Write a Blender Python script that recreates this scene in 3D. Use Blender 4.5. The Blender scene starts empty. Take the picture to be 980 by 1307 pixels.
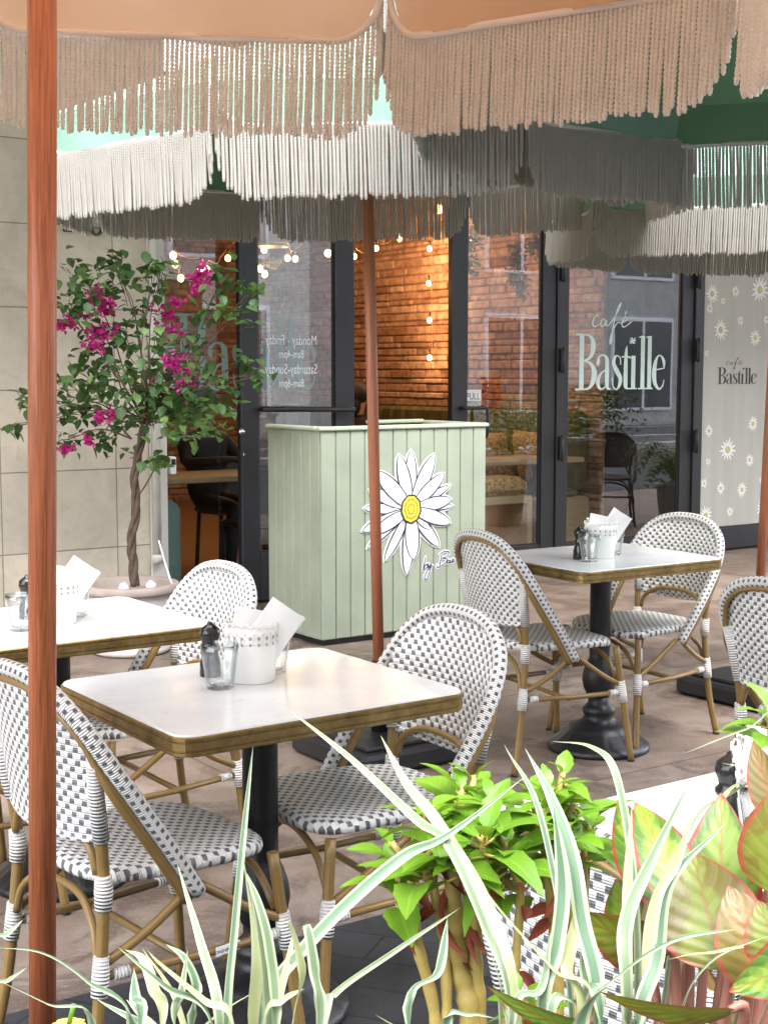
import bpy, math, random
from mathutils import Vector, Matrix
RND = random.Random(11)
PI = math.pi
scene = bpy.context.scene
COL = scene.collection

# ------------------------------------------------------------------ camera model and site axes
F_PX, CAM_H, YH = 1800.0, 1.45, 476.0
TILT = math.atan((653.5-YH)/F_PX); CT, ST = math.cos(TILT), math.sin(TILT)
AX = math.radians(35); CA, SA = math.cos(AX), math.sin(AX)
def ray(px, py):
    u = (px-490)/F_PX; v = (653.5-py)/F_PX
    return (u, CT+v*ST, -ST+v*CT)
def atz(px, py, z):
    r = ray(px, py); t = (z-CAM_H)/r[2]
    return Vector((r[0]*t, r[1]*t, z))
def aty(px, py, Y):
    r = ray(px, py); t = Y/r[1]
    return Vector((r[0]*t, Y, CAM_H+r[2]*t))
def uvof(p): return (p[0]*CA+p[1]*SA, -p[0]*SA+p[1]*CA)
def xy(u, v, z=0.0): return Vector((u*CA-v*SA, u*SA+v*CA, z))
def atv(px, py, V):
    r = ray(px, py); ru, rv = uvof(r); t = V/rv
    return (ru*t, V, CAM_H+r[2]*t)

# ------------------------------------------------------------------ mesh builder
class MB:
    def __init__(s): s.v=[]; s.f=[]; s.uv=[]; s.mi=[]; s.sm=[]
    def add(s, vs, fs, uvs=None, mi=0, smooth=False):
        o=len(s.v); s.v.extend([tuple(p) for p in vs])
        for k, f in enumerate(fs):
            s.f.append(tuple(o+i for i in f))
            s.uv.append(uvs[k] if uvs else [(0,0)]*len(f)); s.mi.append(mi); s.sm.append(smooth)
    def box(s, lo, hi, mi=0, M=None):
        x0,y0,z0=lo; x1,y1,z1=hi
        vs=[Vector(p) for p in ((x0,y0,z0),(x1,y0,z0),(x1,y1,z0),(x0,y1,z0),(x0,y0,z1),(x1,y0,z1),(x1,y1,z1),(x0,y1,z1))]
        if M is not None: vs=[M@p for p in vs]
        fs=[(0,3,2,1),(4,5,6,7),(0,1,5,4),(1,2,6,5),(2,3,7,6),(3,0,4,7)]
        X,Y,Z=x1-x0,y1-y0,z1-z0
        uv=[[(0,0),(0,Y),(X,Y),(X,0)],[(0,0),(X,0),(X,Y),(0,Y)],[(0,0),(X,0),(X,Z),(0,Z)],[(0,0),(Y,0),(Y,Z),(0,Z)],[(0,0),(X,0),(X,Z),(0,Z)],[(0,0),(Y,0),(Y,Z),(0,Z)]]
        s.add(vs,fs,uv,mi)
    def bbox(s, lo, hi, b=.004, mi=0, M=None):
        # box with chamfered edges
        x0,y0,z0=lo; x1,y1,z1=hi
        b=min(b,(x1-x0)/3,(y1-y0)/3,(z1-z0)/3)
        rings=[]
        def rect(ix,z): return [Vector((x0+ix,y0+b if ix<b else y0+b,z))]
        def oct_(i,z):
            c=b
            xa,xb,ya,yb=x0+i,x1-i,y0+i,y1-i
            return [Vector((xa+c,ya,z)),Vector((xb-c,ya,z)),Vector((xb,ya+c,z)),Vector((xb,yb-c,z)),Vector((xb-c,yb,z)),Vector((xa+c,yb,z)),Vector((xa,yb-c,z)),Vector((xa,ya+c,z))]
        for i,z in ((b*.99,z0),(0,z0+b),(0,z1-b),(b*.99,z1)): rings.append(oct_(i,z))
        vs=[p for r in rings for p in r]
        if M is not None: vs=[M@p for p in vs]
        fs=[]
        for k in range(3):
            for j in range(8):
                a=k*8+j; c=k*8+(j+1)%8; fs.append((a,c,c+8,a+8))
        fs.append(tuple(range(7,-1,-1))); fs.append(tuple(range(24,32)))
        uvs=[[(vs[i].x+vs[i].y,vs[i].z) for i in f] for f in fs]
        s.add(vs,fs,uvs,mi)
    def tube(s, pts, r, n=8, mi=0, cap=True, sx=1.0, up=None):
        pts=[Vector(p) for p in pts]; N=len(pts)
        rs=[r]*N if not isinstance(r,(list,tuple)) else r
        tang=[(pts[min(i+1,N-1)]-pts[max(i-1,0)]).normalized() for i in range(N)]
        u=Vector(up) if up else Vector((0,0,1))
        if abs(tang[0].dot(u))>.95: u=Vector((1,0,0))
        nrm=(u-tang[0]*u.dot(tang[0])).normalized()
        vs=[]; L=[0]
        for i in range(N):
            if i: L.append(L[-1]+(pts[i]-pts[i-1]).length)
            nrm=(nrm-tang[i]*nrm.dot(tang[i])).normalized(); bi=tang[i].cross(nrm)
            for k in range(n):
                a=2*PI*k/n; vs.append(pts[i]+nrm*(math.cos(a)*rs[i]*sx)+bi*(math.sin(a)*rs[i]))
        fs=[];uv=[]
        for i in range(N-1):
            for k in range(n):
                k2=(k+1)%n
                fs.append((i*n+k,i*n+k2,(i+1)*n+k2,(i+1)*n+k))
                c=2*PI*max(rs)/n
                uv.append([(L[i],k*c),(L[i],(k+1)*c),(L[i+1],(k+1)*c),(L[i+1],k*c)])
        s.add(vs,fs,uv,mi,True)
        if cap:
            o=len(s.v)-len(vs)
            s.f.append(tuple(o+k for k in range(n-1,-1,-1))); s.uv.append([(0,0)]*n); s.mi.append(mi); s.sm.append(False)
            s.f.append(tuple(o+(N-1)*n+k for k in range(n))); s.uv.append([(0,0)]*n); s.mi.append(mi); s.sm.append(False)
    def lathe(s, prof, n=24, c=(0,0,0), mi=0, sharp=False, flute=None):
        vs=[]; c=Vector(c)
        for r,z in prof:
            for k in range(n):
                a=2*PI*k/n; rr=r*(flute(k,z) if flute else 1)
                vs.append(c+Vector((rr*math.cos(a),rr*math.sin(a),z)))
        fs=[];uv=[]; L=0
        for i in range(len(prof)-1):
            d=math.hypot(prof[i+1][0]-prof[i][0],prof[i+1][1]-prof[i][1])
            for k in range(n):
                k2=(k+1)%n; fs.append((i*n+k,i*n+k2,(i+1)*n+k2,(i+1)*n+k)); uv.append([(k/n,L),((k+1)/n,L),((k+1)/n,L+d),(k/n,L+d)])
            L+=d
        s.add(vs,fs,uv,mi,not sharp)
        o=len(s.v)-len(vs)
        if prof[0][0]>1e-6: s.f.append(tuple(o+k for k in range(n-1,-1,-1))); s.uv.append([(0,0)]*n); s.mi.append(mi); s.sm.append(False)
        if prof[-1][0]>1e-6: s.f.append(tuple(o+(len(prof)-1)*n+k for k in range(n))); s.uv.append([(0,0)]*n); s.mi.append(mi); s.sm.append(False)
    def grid(s, P, UV=None, mi=0, smooth=True):
        nr=len(P); nc=len(P[0]); vs=[p for r in P for p in r]; fs=[];uv=[]
        for i in range(nr-1):
            for j in range(nc-1):
                q=((i,j),(i,j+1),(i+1,j+1),(i+1,j)); fs.append(tuple(a*nc+b for a,b in q))
                uv.append([UV[a][b] if UV else (b/(nc-1),a/(nr-1)) for a,b in q])
        s.add(vs,fs,uv,mi,smooth)
    def prism(s, poly, h0, h1, fn, mi=0):
        # poly of 2D points extruded between h0 and h1, fn(x,y,h)->3D
        n=len(poly); vs=[fn(x,y,h0) for x,y in poly]+[fn(x,y,h1) for x,y in poly]
        fs=[tuple(range(n-1,-1,-1)),tuple(range(n,2*n))]+[(i,(i+1)%n,n+(i+1)%n,n+i) for i in range(n)]
        uv=[[poly[n-1-i] for i in range(n)],list(poly)]+[[(0,0)]*4]*n
        s.add(vs,fs,uv,mi)
    def ball(s, c, r, n=10, m=7, mi=0, sc=(1,1,1)):
        prof=[(math.sin(PI*i/m)*r,-math.cos(PI*i/m)*r) for i in range(m+1)]
        o=len(s.v); s.lathe([(max(a,1e-7),b) for a,b in prof],n,(0,0,0),mi)
        for i in range(o,len(s.v)):
            p=s.v[i]; s.v[i]=(p[0]*sc[0]+c[0],p[1]*sc[1]+c[1],p[2]*sc[2]+c[2])
    def mesh(s, name, mats):
        me=bpy.data.meshes.new(name); me.from_pydata(s.v,[],s.f)
        lay=me.uv_layers.new(name='UVMap'); flat=[c for f in s.uv for p in f for c in p]
        lay.data.foreach_set('uv',flat)
        for m in (mats if isinstance(mats,(list,tuple)) else [mats]): me.materials.append(m)
        me.polygons.foreach_set('material_index',s.mi); me.polygons.foreach_set('use_smooth',s.sm)
        me.update(); return me
    def build(s, name, mats, parent=None, loc=None):
        o=bpy.data.objects.new(name, s.mesh(name,mats)); COL.objects.link(o)
        if parent: o.parent=parent
        if loc is not None: o.location=loc
        return o

def tag(o, label=None, cat=None, group=None, kind=None):
    if label: o['label']=label
    if cat: o['category']=cat
    if group: o['group']=group
    if kind: o['kind']=kind
    return o
def thing(name, label, cat, loc=(0,0,0), rz=0.0, group=None):
    o=bpy.data.objects.new(name,None); COL.objects.link(o); o.location=loc; o.rotation_euler=(0,0,rz)
    o.empty_display_size=.05
    return tag(o,label,cat,group)
def dup(o, parent=None):
    c=o.copy(); COL.objects.link(c)
    if parent: c.parent=parent
    for ch in list(o.children): dup(ch,c)
    return c
def smooth_path(pts, k=6):
    # Catmull-Rom through points of any dimension
    P=[Vector(p) for p in pts]; out=[]
    for i in range(len(P)-1):
        p0=P[i-1] if i else P[0]*2-P[1]; p1=P[i]; p2=P[i+1]; p3=P[i+2] if i+2<len(P) else P[-1]*2-P[-2]
        for j in range(k):
            t=j/k; out.append(.5*((2*p1)+(p2-p0)*t+(2*p0-5*p1+4*p2-p3)*t*t+(3*p1-p0-3*p2+p3)*t*t*t))
    out.append(P[-1]); return out
def rrect(hx, hy, r, n=5):
    out=[]
    for cx,cy,a0 in ((hx-r,hy-r,0),(-hx+r,hy-r,90),(-hx+r,-hy+r,180),(hx-r,-hy+r,270)):
        for k in range(n+1):
            a=math.radians(a0+90*k/n); out.append((cx+r*math.cos(a),cy+r*math.sin(a)))
    return out

# ------------------------------------------------------------------ materials
class N:
    def __init__(s, name):
        s.m=bpy.data.materials.new(name); s.m.use_nodes=True; s.t=s.m.node_tree; s.b=s.t.nodes['Principled BSDF']
        s.out=s.t.nodes['Material Output']
    def n(s, typ, **kw):
        d=s.t.nodes.new(typ)
        for k,v in kw.items():
            if k.startswith('i_'): d.inputs[k[2:].replace('_',' ')].default_value=v
            else: setattr(d,k,v)
        return d
    def l(s,a,b): s.t.links.new(a,b)
    def math(s, op, a, b=None, c=None):
        d=s.n('ShaderNodeMath',operation=op)
        for i,x in enumerate((a,b,c)):
            if x is None: continue
            if isinstance(x,(int,float)): d.inputs[i].default_value=x
            else: s.l(x,d.inputs[i])
        return d.outputs[0]
    def coord(s, kind='Object'): return s.n('ShaderNodeTexCoord').outputs[kind]
    def mapping(s, vec, scale=(1,1,1), rot=(0,0,0), loc=(0,0,0)):
        d=s.n('ShaderNodeMapping'); d.inputs['Scale'].default_value=scale; d.inputs['Rotation'].default_value=rot; d.inputs['Location'].default_value=loc
        s.l(vec,d.inputs['Vector']); return d.outputs[0]
    def noise(s, vec, scale, detail=4, rough=.55, dist=0):
        d=s.n('ShaderNodeTexNoise'); d.inputs['Scale'].default_value=scale; d.inputs['Detail'].default_value=detail
        d.inputs['Roughness'].default_value=rough; d.inputs['Distortion'].default_value=dist
        s.l(vec,d.inputs['Vector']); return d.outputs['Fac']
    def ramp(s, fac, stops, interp='LINEAR'):
        d=s.n('ShaderNodeValToRGB'); e=d.color_ramp; e.interpolation=interp
        while len(e.elements)<len(stops): e.elements.new(.5)
        for q,(p,c) in zip(e.elements,stops):
            q.position=p; q.color=(c,c,c,1) if isinstance(c,(int,float)) else (*c,1)
        s.l(fac,d.inputs[0]); return d.outputs[0]
    def mix(s, fac, a, b, blend='MIX'):
        d=s.n('ShaderNodeMix',data_type='RGBA',blend_type=blend)
        for sock,x in ((d.inputs[0],fac),(d.inputs[6],a),(d.inputs[7],b)):
            if isinstance(x,(int,float)): sock.default_value=x
            elif isinstance(x,tuple): sock.default_value=(*x,1)
            else: s.l(x,sock)
        return d.outputs[2]
    def bump(s, h, strength=.3, dist=.01):
        d=s.n('ShaderNodeBump'); d.inputs['Strength'].default_value=strength; d.inputs['Distance'].default_value=dist
        s.l(h,d.inputs['Height']); s.l(d.outputs[0],s.b.inputs['Normal']); return d
    def set(s, **kw):
        for k,v in kw.items():
            i=s.b.inputs[k.replace('_',' ')]
            if isinstance(v,tuple) and len(v)==3: v=(*v,1)
            if isinstance(v,(int,float,tuple)): i.default_value=v
            else: s.l(v,i)
        return s
    def trans(s, col, fac):
        # thin cloth or leaf: light also comes through
        tr=s.n('ShaderNodeBsdfTranslucent'); mx=s.n('ShaderNodeMixShader'); mx.inputs[0].default_value=fac
        if isinstance(col,tuple): tr.inputs[0].default_value=(*col,1)
        else: s.l(col,tr.inputs[0])
        s.l(s.b.outputs[0],mx.inputs[1]); s.l(tr.outputs[0],mx.inputs[2]); s.l(mx.outputs[0],s.out.inputs[0]); return s

def simple(name, c, rough=.5, metal=0.0, var=.12, scale=8, bump=0.0, bscale=60, coord='Object', spec=None):
    n=N(name); v=n.coord(coord)
    f=n.noise(v,scale,5)
    lo=tuple(x*(1-var) for x in c); hi=tuple(min(1,x*(1+var)) for x in c)
    n.set(Base_Color=n.ramp(f,[(.3,lo),(.7,hi)]),Metallic=metal)
    f2=n.noise(v,scale*2.3,4); n.set(Roughness=n.ramp(f2,[(.25,max(0,rough-.08)),(.75,min(1,rough+.08))]))
    if spec is not None: n.set(Specular_IOR_Level=spec)
    if bump: n.bump(n.noise(v,bscale,4),bump,.004)
    return n.m

def weave(name, cw, ch, gray=(.135,.135,.145), white=(.86,.85,.81), gf=.43, rough=.42, tilt=0.0):
    n=N(name); sep=n.n('ShaderNodeSeparateXYZ'); n.l(n.coord('UV'),sep.inputs[0])
    V=n.math('DIVIDE',sep.outputs[1],ch); U=n.math('DIVIDE',sep.outputs[0],cw)
    if tilt: U=n.math('ADD',U,n.math('MULTIPLY',V,tilt))
    row=n.math('FLOOR',V); fv=n.math('FRACT',V)
    x=n.math('FRACT',n.math('ADD',n.math('MULTIPLY',U,.5),n.math('MULTIPLY',row,.5)))
    skew=n.math('ADD',x,n.math('MULTIPLY',n.math('SUBTRACT',fv,.5),.12))
    g=n.math('MULTIPLY',n.math('LESS_THAN',skew,gf),n.math('GREATER_THAN',skew,.03))
    g=n.math('MULTIPLY',g,n.math('MULTIPLY',n.math('GREATER_THAN',fv,.12),n.math('LESS_THAN',fv,.90)))
    ob=n.coord('Object'); nz=n.noise(ob,14,3)
    wc=n.ramp(nz,[(.3,tuple(c*.9 for c in white)),(.7,white)])
    gc=n.ramp(n.noise(ob,40,3),[(.3,tuple(c*.75 for c in gray)),(.7,tuple(c*1.35 for c in gray))])
    n.set(Base_Color=n.mix(g,wc,gc),Roughness=rough)
    h1=n.math('ABSOLUTE',n.math('SINE',n.math('MULTIPLY',V,PI)))
    h2=n.math('ABSOLUTE',n.math('SINE',n.math('MULTIPLY',V,PI*3)))
    h3=n.math('ABSOLUTE',n.math('SINE',n.math('MULTIPLY',n.math('ADD',U,row),PI)))
    h=n.math('ADD',n.math('MULTIPLY',h1,.8),n.math('ADD',n.math('MULTIPLY',h2,.3),n.math('MULTIPLY',h3,.6)))
    n.bump(h,.9,.0032); return n.m

def band_mat(name,gray=(.12,.12,.13),white=(.86,.85,.81)):
    # cane wound round the tube, with a dark strand woven through every other turn
    n=N(name); sep=n.n('ShaderNodeSeparateXYZ'); n.l(n.coord('UV'),sep.inputs[0]); U=n.math('DIVIDE',sep.outputs[0],.0098); V=n.math('DIVIDE',sep.outputs[1],.0178)
    row=n.math('FLOOR',V); fv=n.math('FRACT',V); odd=n.math('FRACT',n.math('MULTIPLY',row,.5)); x=n.math('FRACT',n.math('ADD',n.math('MULTIPLY',U,.5),odd))
    g=n.math('MULTIPLY',n.math('LESS_THAN',x,.42),n.math('MULTIPLY',n.math('GREATER_THAN',fv,.10),n.math('LESS_THAN',fv,.62)))
    n.set(Base_Color=n.mix(g,white,gray),Roughness=.42); h=n.math('ABSOLUTE',n.math('SINE',n.math('MULTIPLY',sep.outputs[0],PI/.0049))); n.bump(n.math('ADD',h,n.math('MULTIPLY',g,-.3)),1.0,.0035); return n.m
def wrap_mat(name, white=(.86,.85,.81)):
    n=N(name); sep=n.n('ShaderNodeSeparateXYZ'); n.l(n.coord('UV'),sep.inputs[0])
    h=n.math('ABSOLUTE',n.math('SINE',n.math('ADD',n.math('MULTIPLY',sep.outputs[0],PI/.0075),n.math('MULTIPLY',sep.outputs[1],14))))
    n.set(Base_Color=n.ramp(n.noise(n.coord(),20,3),[(.3,tuple(c*.88 for c in white)),(.7,white)]),Roughness=.45); n.bump(h,1.0,.004); return n.m

def bamboo(name, c=(.25,.155,.05)):
    n=N(name); v=n.coord('Object'); f=n.noise(v,25,4); uv=n.coord('UV')
    g=n.noise(n.mapping(uv,(2.5,170,1)),1,3)
    col=n.ramp(g,[(.25,tuple(x*.62 for x in c)),(.75,tuple(x*1.35 for x in c))])
    col=n.mix(n.ramp(f,[(.35,0.0),(.75,.45)]),col,(.16,.10,.035))
    n.set(Base_Color=col,Roughness=.36); n.bump(g,.15,.002); return n.m

def wood(name, c1, c2, scale=(14,14,1.1), rough=.42, coord='Object', bands=.5):
    n=N(name); v=n.mapping(n.coord(coord),scale)
    f=n.noise(v,2.2,6,.6,1.2); g=n.noise(v,11,4,.6,.4)
    mixf=n.math('ADD',n.math('MULTIPLY',f,1-bands*.5),n.math('MULTIPLY',g,bands*.5))
    n.set(Base_Color=n.ramp(mixf,[(.32,c1),(.5,tuple((a+b)/2 for a,b in zip(c1,c2))),(.66,c2)]),Roughness=rough)
    n.bump(g,.12,.002); return n.m

def glass_mix(n, tint, gain, f0=.045, edge=None, wavy=.03, rough=0.0):
    # thin clear glass: reflection by Schlick's law, the same from both sides
    ge=n.n('ShaderNodeNewGeometry'); dp=n.n('ShaderNodeVectorMath',operation='DOT_PRODUCT'); n.l(ge.outputs['Incoming'],dp.inputs[0]); n.l(ge.outputs['Normal'],dp.inputs[1])
    inv=n.math('SUBTRACT',1.0,n.math('ABSOLUTE',dp.outputs['Value'])); p5=n.math('POWER',inv,5.0)
    fac=n.math('MINIMUM',n.math('MULTIPLY',n.math('ADD',f0,n.math('MULTIPLY',p5,1-f0)),gain),1.0)
    tr=n.n('ShaderNodeBsdfTransparent')
    if edge: n.l(n.mix(n.math('POWER',inv,2.2),tint,edge),tr.inputs[0])
    else: tr.inputs[0].default_value=(*tint,1)
    gl=n.n('ShaderNodeBsdfGlossy'); gl.inputs['Roughness'].default_value=rough; gl.inputs['Color'].default_value=(1,1,1,1)
    if wavy:
        b=n.n('ShaderNodeBump'); b.inputs['Strength'].default_value=wavy; b.inputs['Distance'].default_value=.01
        n.l(n.noise(n.coord(),1.3,2),b.inputs['Height']); n.l(b.outputs[0],gl.inputs['Normal'])
    mx=n.n('ShaderNodeMixShader'); n.l(fac,mx.inputs[0]); n.l(tr.outputs[0],mx.inputs[1]); n.l(gl.outputs[0],mx.inputs[2]); n.l(mx.outputs[0],n.out.inputs[0])
def glass_pane(name): n=N(name); glass_mix(n,(.90,.94,.93),2.6); return n.m
def tumbler_glass(): n=N('tumbler glass'); glass_mix(n,(.97,.98,.98),1.6,.04,(.42,.46,.47),0); return n.m
def cloth(name, c, through, fac=.4):
    n=N(name); v=n.coord('Object')
    f=n.noise(v,3.5,4); uv=n.coord('UV')
    w=n.n('ShaderNodeTexWave',wave_type='BANDS',bands_direction='X'); w.inputs['Scale'].default_value=300; n.l(uv,w.inputs[0])
    col=n.ramp(f,[(.3,tuple(x*.9 for x in c)),(.7,tuple(min(1,x*1.06) for x in c))])
    n.set(Base_Color=col,Roughness=.9,Specular_IOR_Level=.15); n.bump(n.noise(v,28,3),.25,.006)
    n.trans(through,fac); return n.m

def emit(name,c,s):
    n=N(name); n.set(Base_Color=c,Emission_Color=c,Emission_Strength=s); return n.m

MT={}
MT['weave']=weave('check weave',.0158,.0136)
MT['band']=band_mat('woven binding')
MT['wrap']=wrap_mat('white binding')
MT['bamboo']=bamboo('bamboo look tube')
MT['dweave']=weave('dark weave',.0145,.0125,gray=(.02,.014,.01),white=(.09,.055,.03))
MT['dbamboo']=bamboo('dark cane',(.07,.04,.02))
MT['iron']=simple('black cast iron',(.012,.012,.013),.38,0,.3,30,.25,120)
MT['stand_green']=None

def marble():
    n=N('white quartz top'); v=n.coord()
    d=n.noise(v,6,6,.6,1.5); vein=n.ramp(d,[(.47,0.0),(.5,1.0),(.53,0.0)])
    spots=n.ramp(n.noise(v,55,4,.7,.6),[(.56,0.0),(.66,1.0)])
    vein=n.math('MULTIPLY',vein,spots)
    n.set(Base_Color=n.mix(n.math('MULTIPLY',vein,.85),n.ramp(n.noise(v,9,3),[(.3,(.57,.575,.565)),(.7,(.63,.635,.625))]),(.45,.42,.38)),Roughness=n.ramp(n.noise(v,5,4),[(.3,.13),(.7,.26)]),Specular_IOR_Level=.38)
    return n.m
MT['marble']=marble()
def brass():
    n=N('aged brass'); v=n.coord(); f=n.noise(v,18,6,.7); sp=n.noise(v,140,3)
    c=n.ramp(f,[(.3,(.17,.112,.040)),(.55,(.31,.21,.08)),(.75,(.50,.36,.16))])
    c=n.mix(n.ramp(sp,[(.6,0.0),(.78,.45)]),c,(.12,.08,.035))
    n.set(Base_Color=c,Metallic=.85,Roughness=n.ramp(f,[(.3,.5),(.7,.3)])); n.bump(sp,.2,.002); return n.m
MT['brass']=brass()
MT['white_enamel']=simple('white enamel',(.80,.80,.76),.35,0,.05,20,.05)
MT['paper']=simple('white card',(.82,.82,.80),.7,0,.04,20)
MT['steel']=simple('steel',(.6,.6,.6),.25,1.0,.1,20)
MT['glass']=tumbler_glass()
MT['mill']=simple('black gloss wood',(.010,.010,.011),.18,0,.2,30)
MT['polewood']=wood('oiled pole wood',(.17,.038,.013),(.52,.165,.060),(26,26,.9),.42,bands=1.3)
MT['polewood2']=wood('painted pole wood',(.30,.10,.047),(.50,.19,.098),(26,26,.8),.42,bands=1.2)
MT['peach']=cloth('peach canvas',(.58,.36,.22),(.66,.46,.31),.34)
def lit_shaded_cloth(name,outc,inc,through,fac):
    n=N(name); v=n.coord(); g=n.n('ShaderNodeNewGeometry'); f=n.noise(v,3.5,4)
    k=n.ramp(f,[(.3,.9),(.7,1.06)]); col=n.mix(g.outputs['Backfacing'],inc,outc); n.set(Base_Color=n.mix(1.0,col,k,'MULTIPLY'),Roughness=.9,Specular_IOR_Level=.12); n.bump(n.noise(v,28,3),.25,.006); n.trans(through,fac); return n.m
MT['green']=lit_shaded_cloth('green canvas, pale outside',(.24,.40,.31),(.17,.30,.185),(.05,.12,.05),.05)  # sky light put into the outer colour, shade into the underside colour
MT['trim']=cloth('cream piping',(.86,.79,.73),(.8,.72,.66),.45)
MT['trimg']=cloth('grey white piping',(.72,.71,.66),(.5,.5,.45),.2)
def rope(name,c):
    n=N(name); v=n.coord(); n.set(Base_Color=n.ramp(n.noise(v,16,4),[(.3,tuple(x*.86 for x in c)),(.7,c)]),Roughness=.8,Specular_IOR_Level=.2)
    n.trans(tuple(x*.95 for x in c),.42); return n.m
MT['rope_p']=rope('cream cotton rope',(.84,.78,.71))
MT['rope_w']=rope('white cotton rope',(.60,.575,.52))
MT['alloy']=simple('dark rib metal',(.10,.09,.08),.4,.6)
MT['basebox']=simple('black plastic weight',(.014,.014,.016),.5,0,.35,6,.3,80)
MT['frame']=simple('charcoal powder coat',(.017,.017,.019),.45,0,.15,4,.05,200)
MT['black']=simple('black rubber',(.010,.010,.011),.5)
MT['pane']=glass_pane('window glass')
MT['vinyl']=simple('pale mint vinyl',(.62,.76,.70),.6,0,.03,20)
MT['whitevinyl']=simple('white vinyl',(.8,.82,.84),.6,0,.03,20)
MT['ink']=simple('dark grey ink',(.05,.05,.045),.7,0,.1,40)

# ------------------------------------------------------------------ bistro chair: +x is the way it faces
def bistro_chair(name, label, group, W='weave', B='bamboo', wr='wrap', bd='band', tagged=False):
    t=thing(name,label,'chair',group=group)
    weavem,bam,wrap,band=MT[W],MT[B],MT[wr],MT[bd]
    RL=.0125
    for sg in (1,-1):
        rear=smooth_path([(-.262,.205*sg,0),(-.232,.192*sg,.15),(-.214,.186*sg,.30),(-.203,.182*sg,.45),(-.212,.190*sg,.57)],4)
        m=MB(); m.tube(rear,RL,10); leg=m.build('leg',bam,t)
        for pb_,rb_ in (([(-.222,.189*sg,.235),(-.217,.187*sg,.27),(-.213,.186*sg,.315)],[.0165,.0178,.0160]),([(-.206,.183*sg,.405),(-.203,.182*sg,.44),(-.205,.184*sg,.475)],[.0165,.019,.0165]),([(-.209,.187*sg,.545),(-.226,.200*sg,.645),(-.236,.213*sg,.705)],[.0165,.0165,.015])):
            b=MB(); b.tube(pb_,rb_,12); b.build('binding',wrap,leg)
        m=MB(); m.tube([( -.262,.205*sg,.0),(-.2605,.2045*sg,.008)],.0138,10); m.build('foot_cap',MT['black'],leg)
        front=smooth_path([(.238,.240*sg,0),(.222,.226*sg,.15),(.206,.212*sg,.29),(.190,.198*sg,.435)],4)
        m=MB(); m.tube(front,RL,10); leg=m.build('leg',bam,t)
        b=MB(); b.tube([(.213,.218*sg,.225),(.209,.215*sg,.26),(.204,.211*sg,.305)],[.0160,.0178,.0160],12); b.build('binding',wrap,leg)
        m=MB(); m.tube([(.238,.240*sg,0),(.2372,.2393*sg,.008)],.0138,10); m.build('foot_cap',MT['black'],leg)
        m=MB(); m.tube([(-.205,.186*sg,.272),(0,.199*sg,.262),(.200,.213*sg,.262)],.0095,8); st=m.build('stretcher',bam,t)
        b=MB(); b.tube([(-.19,.187*sg,.271),(-.155,.189*sg,.270)],.0125,10); b.build('binding',wrap,st); b=MB(); b.tube([(.155,.210*sg,.262),(.19,.212*sg,.262)],.0125,10); b.build('binding',wrap,st)
        if tagged and sg<0:
            l=MB(); l.bbox((-.0,-.0012,-.010),(.062,.0012,.010),.001,M=Matrix.Translation((.035,-.2125,.2625))@Matrix.Rotation(.05,4,'Z')); wl=l.build('warning_label',MT['paper'],st)
            tg=text_mesh('! WARNING',.011); o=bpy.data.objects.new('label_lettering',tg); o.data.materials.append(MT['ink']); COL.objects.link(o); o.parent=wl
            o.location=(.092,-.2143,.2655); o.rotation_euler=(PI/2,PI,0)
        # the V of braces running from the end of the hoop down to both legs
        m=MB(); m.tube(smooth_path([(-.205,.188*sg,.300),(-.12,.200*sg,.345),(-.025,.215*sg,.415)],4),.0098,8)
        m.tube(smooth_path([(.200,.210*sg,.292),(.12,.212*sg,.335),(.0,.216*sg,.415)],4),.0098,8); m.build('brace',bam,t)
    m=MB(); m.tube([(-.02,.199,.258),(-.02,0,.258),(-.02,-.199,.258)],.0085,8)
    m.tube(smooth_path([(.197,.197,.31),(.192,.13,.385),(.185,0,.415),(.192,-.13,.385),(.197,-.197,.31)],4),.0085,8)
    m.build('cross_stretcher',bam,t)
    m=MB()
    m.tube(smooth_path([(-.212,.172,.475),(-.216,.150,.528),(-.226,.085,.562),(-.232,0,.568),(-.226,-.085,.562),(-.216,-.150,.528),(-.212,-.172,.475)],4),.0085,8)
    m.tube(smooth_path([(-.216,.172,.30),(-.210,.150,.36),(-.20,.085,.405),(-.198,0,.412),(-.20,-.085,.405),(-.210,-.150,.36),(-.216,-.172,.30)],4),.0085,8)
    m.build('back_arch',bam,t)
    # seat
    def outline(f):
        out=[]
        for k in range(44):
            a=2*PI*k/44; cx,cy=math.cos(a),math.sin(a)
            e=.58; px=math.copysign(abs(cx)**e,cx); py=math.copysign(abs(cy)**e,cy)
            w=.200+.024*px
            out.append((.004+px*.212*f, py*w*f))
        return out
    m=MB()
    rings=[(.02,.462),(.35,.463),(.65,.4655),(.85,.469),(.95,.4675),(.99,.462),(1.0,.452),(.985,.441),(.9,.437),(.3,.44),(.02,.44)]
    P=[];U=[]
    for f,z in rings:
        o=outline(f); P.append([(x,y,z-.010*max(0,(x-.12))/.09*f) for x,y in o]+[(o[0][0],o[0][1],z-.010*max(0,(o[0][0]-.12))/.09*f)])
        zz=(.469-z)
        U.append([(x*(1+zz*1.5),y*(1+zz*1.5)) for x,y in o]+[(o[0][0]*(1+zz*1.5),o[0][1]*(1+zz*1.5))])
    m.grid(P,[[(q[1],q[0]) for q in r] for r in U]); m.build('seat',weavem,t)
    # hoop: woven band over a tube, from the side of the seat up and over the back
    half=[(-.015,.226,.408),(-.075,.236,.498),(-.145,.242,.600),(-.210,.236,.700),(-.256,.207,.782),(-.281,.145,.836),(-.291,.074,.858),(-.293,0,.863)]
    full=half+[(x,-y,z) for x,y,z in half[-2::-1]]
    path=smooth_path(full,5)
    m=MB(); m.tube(path,.0172,14); m.build('hoop',band,t)
    inner=[]
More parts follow.
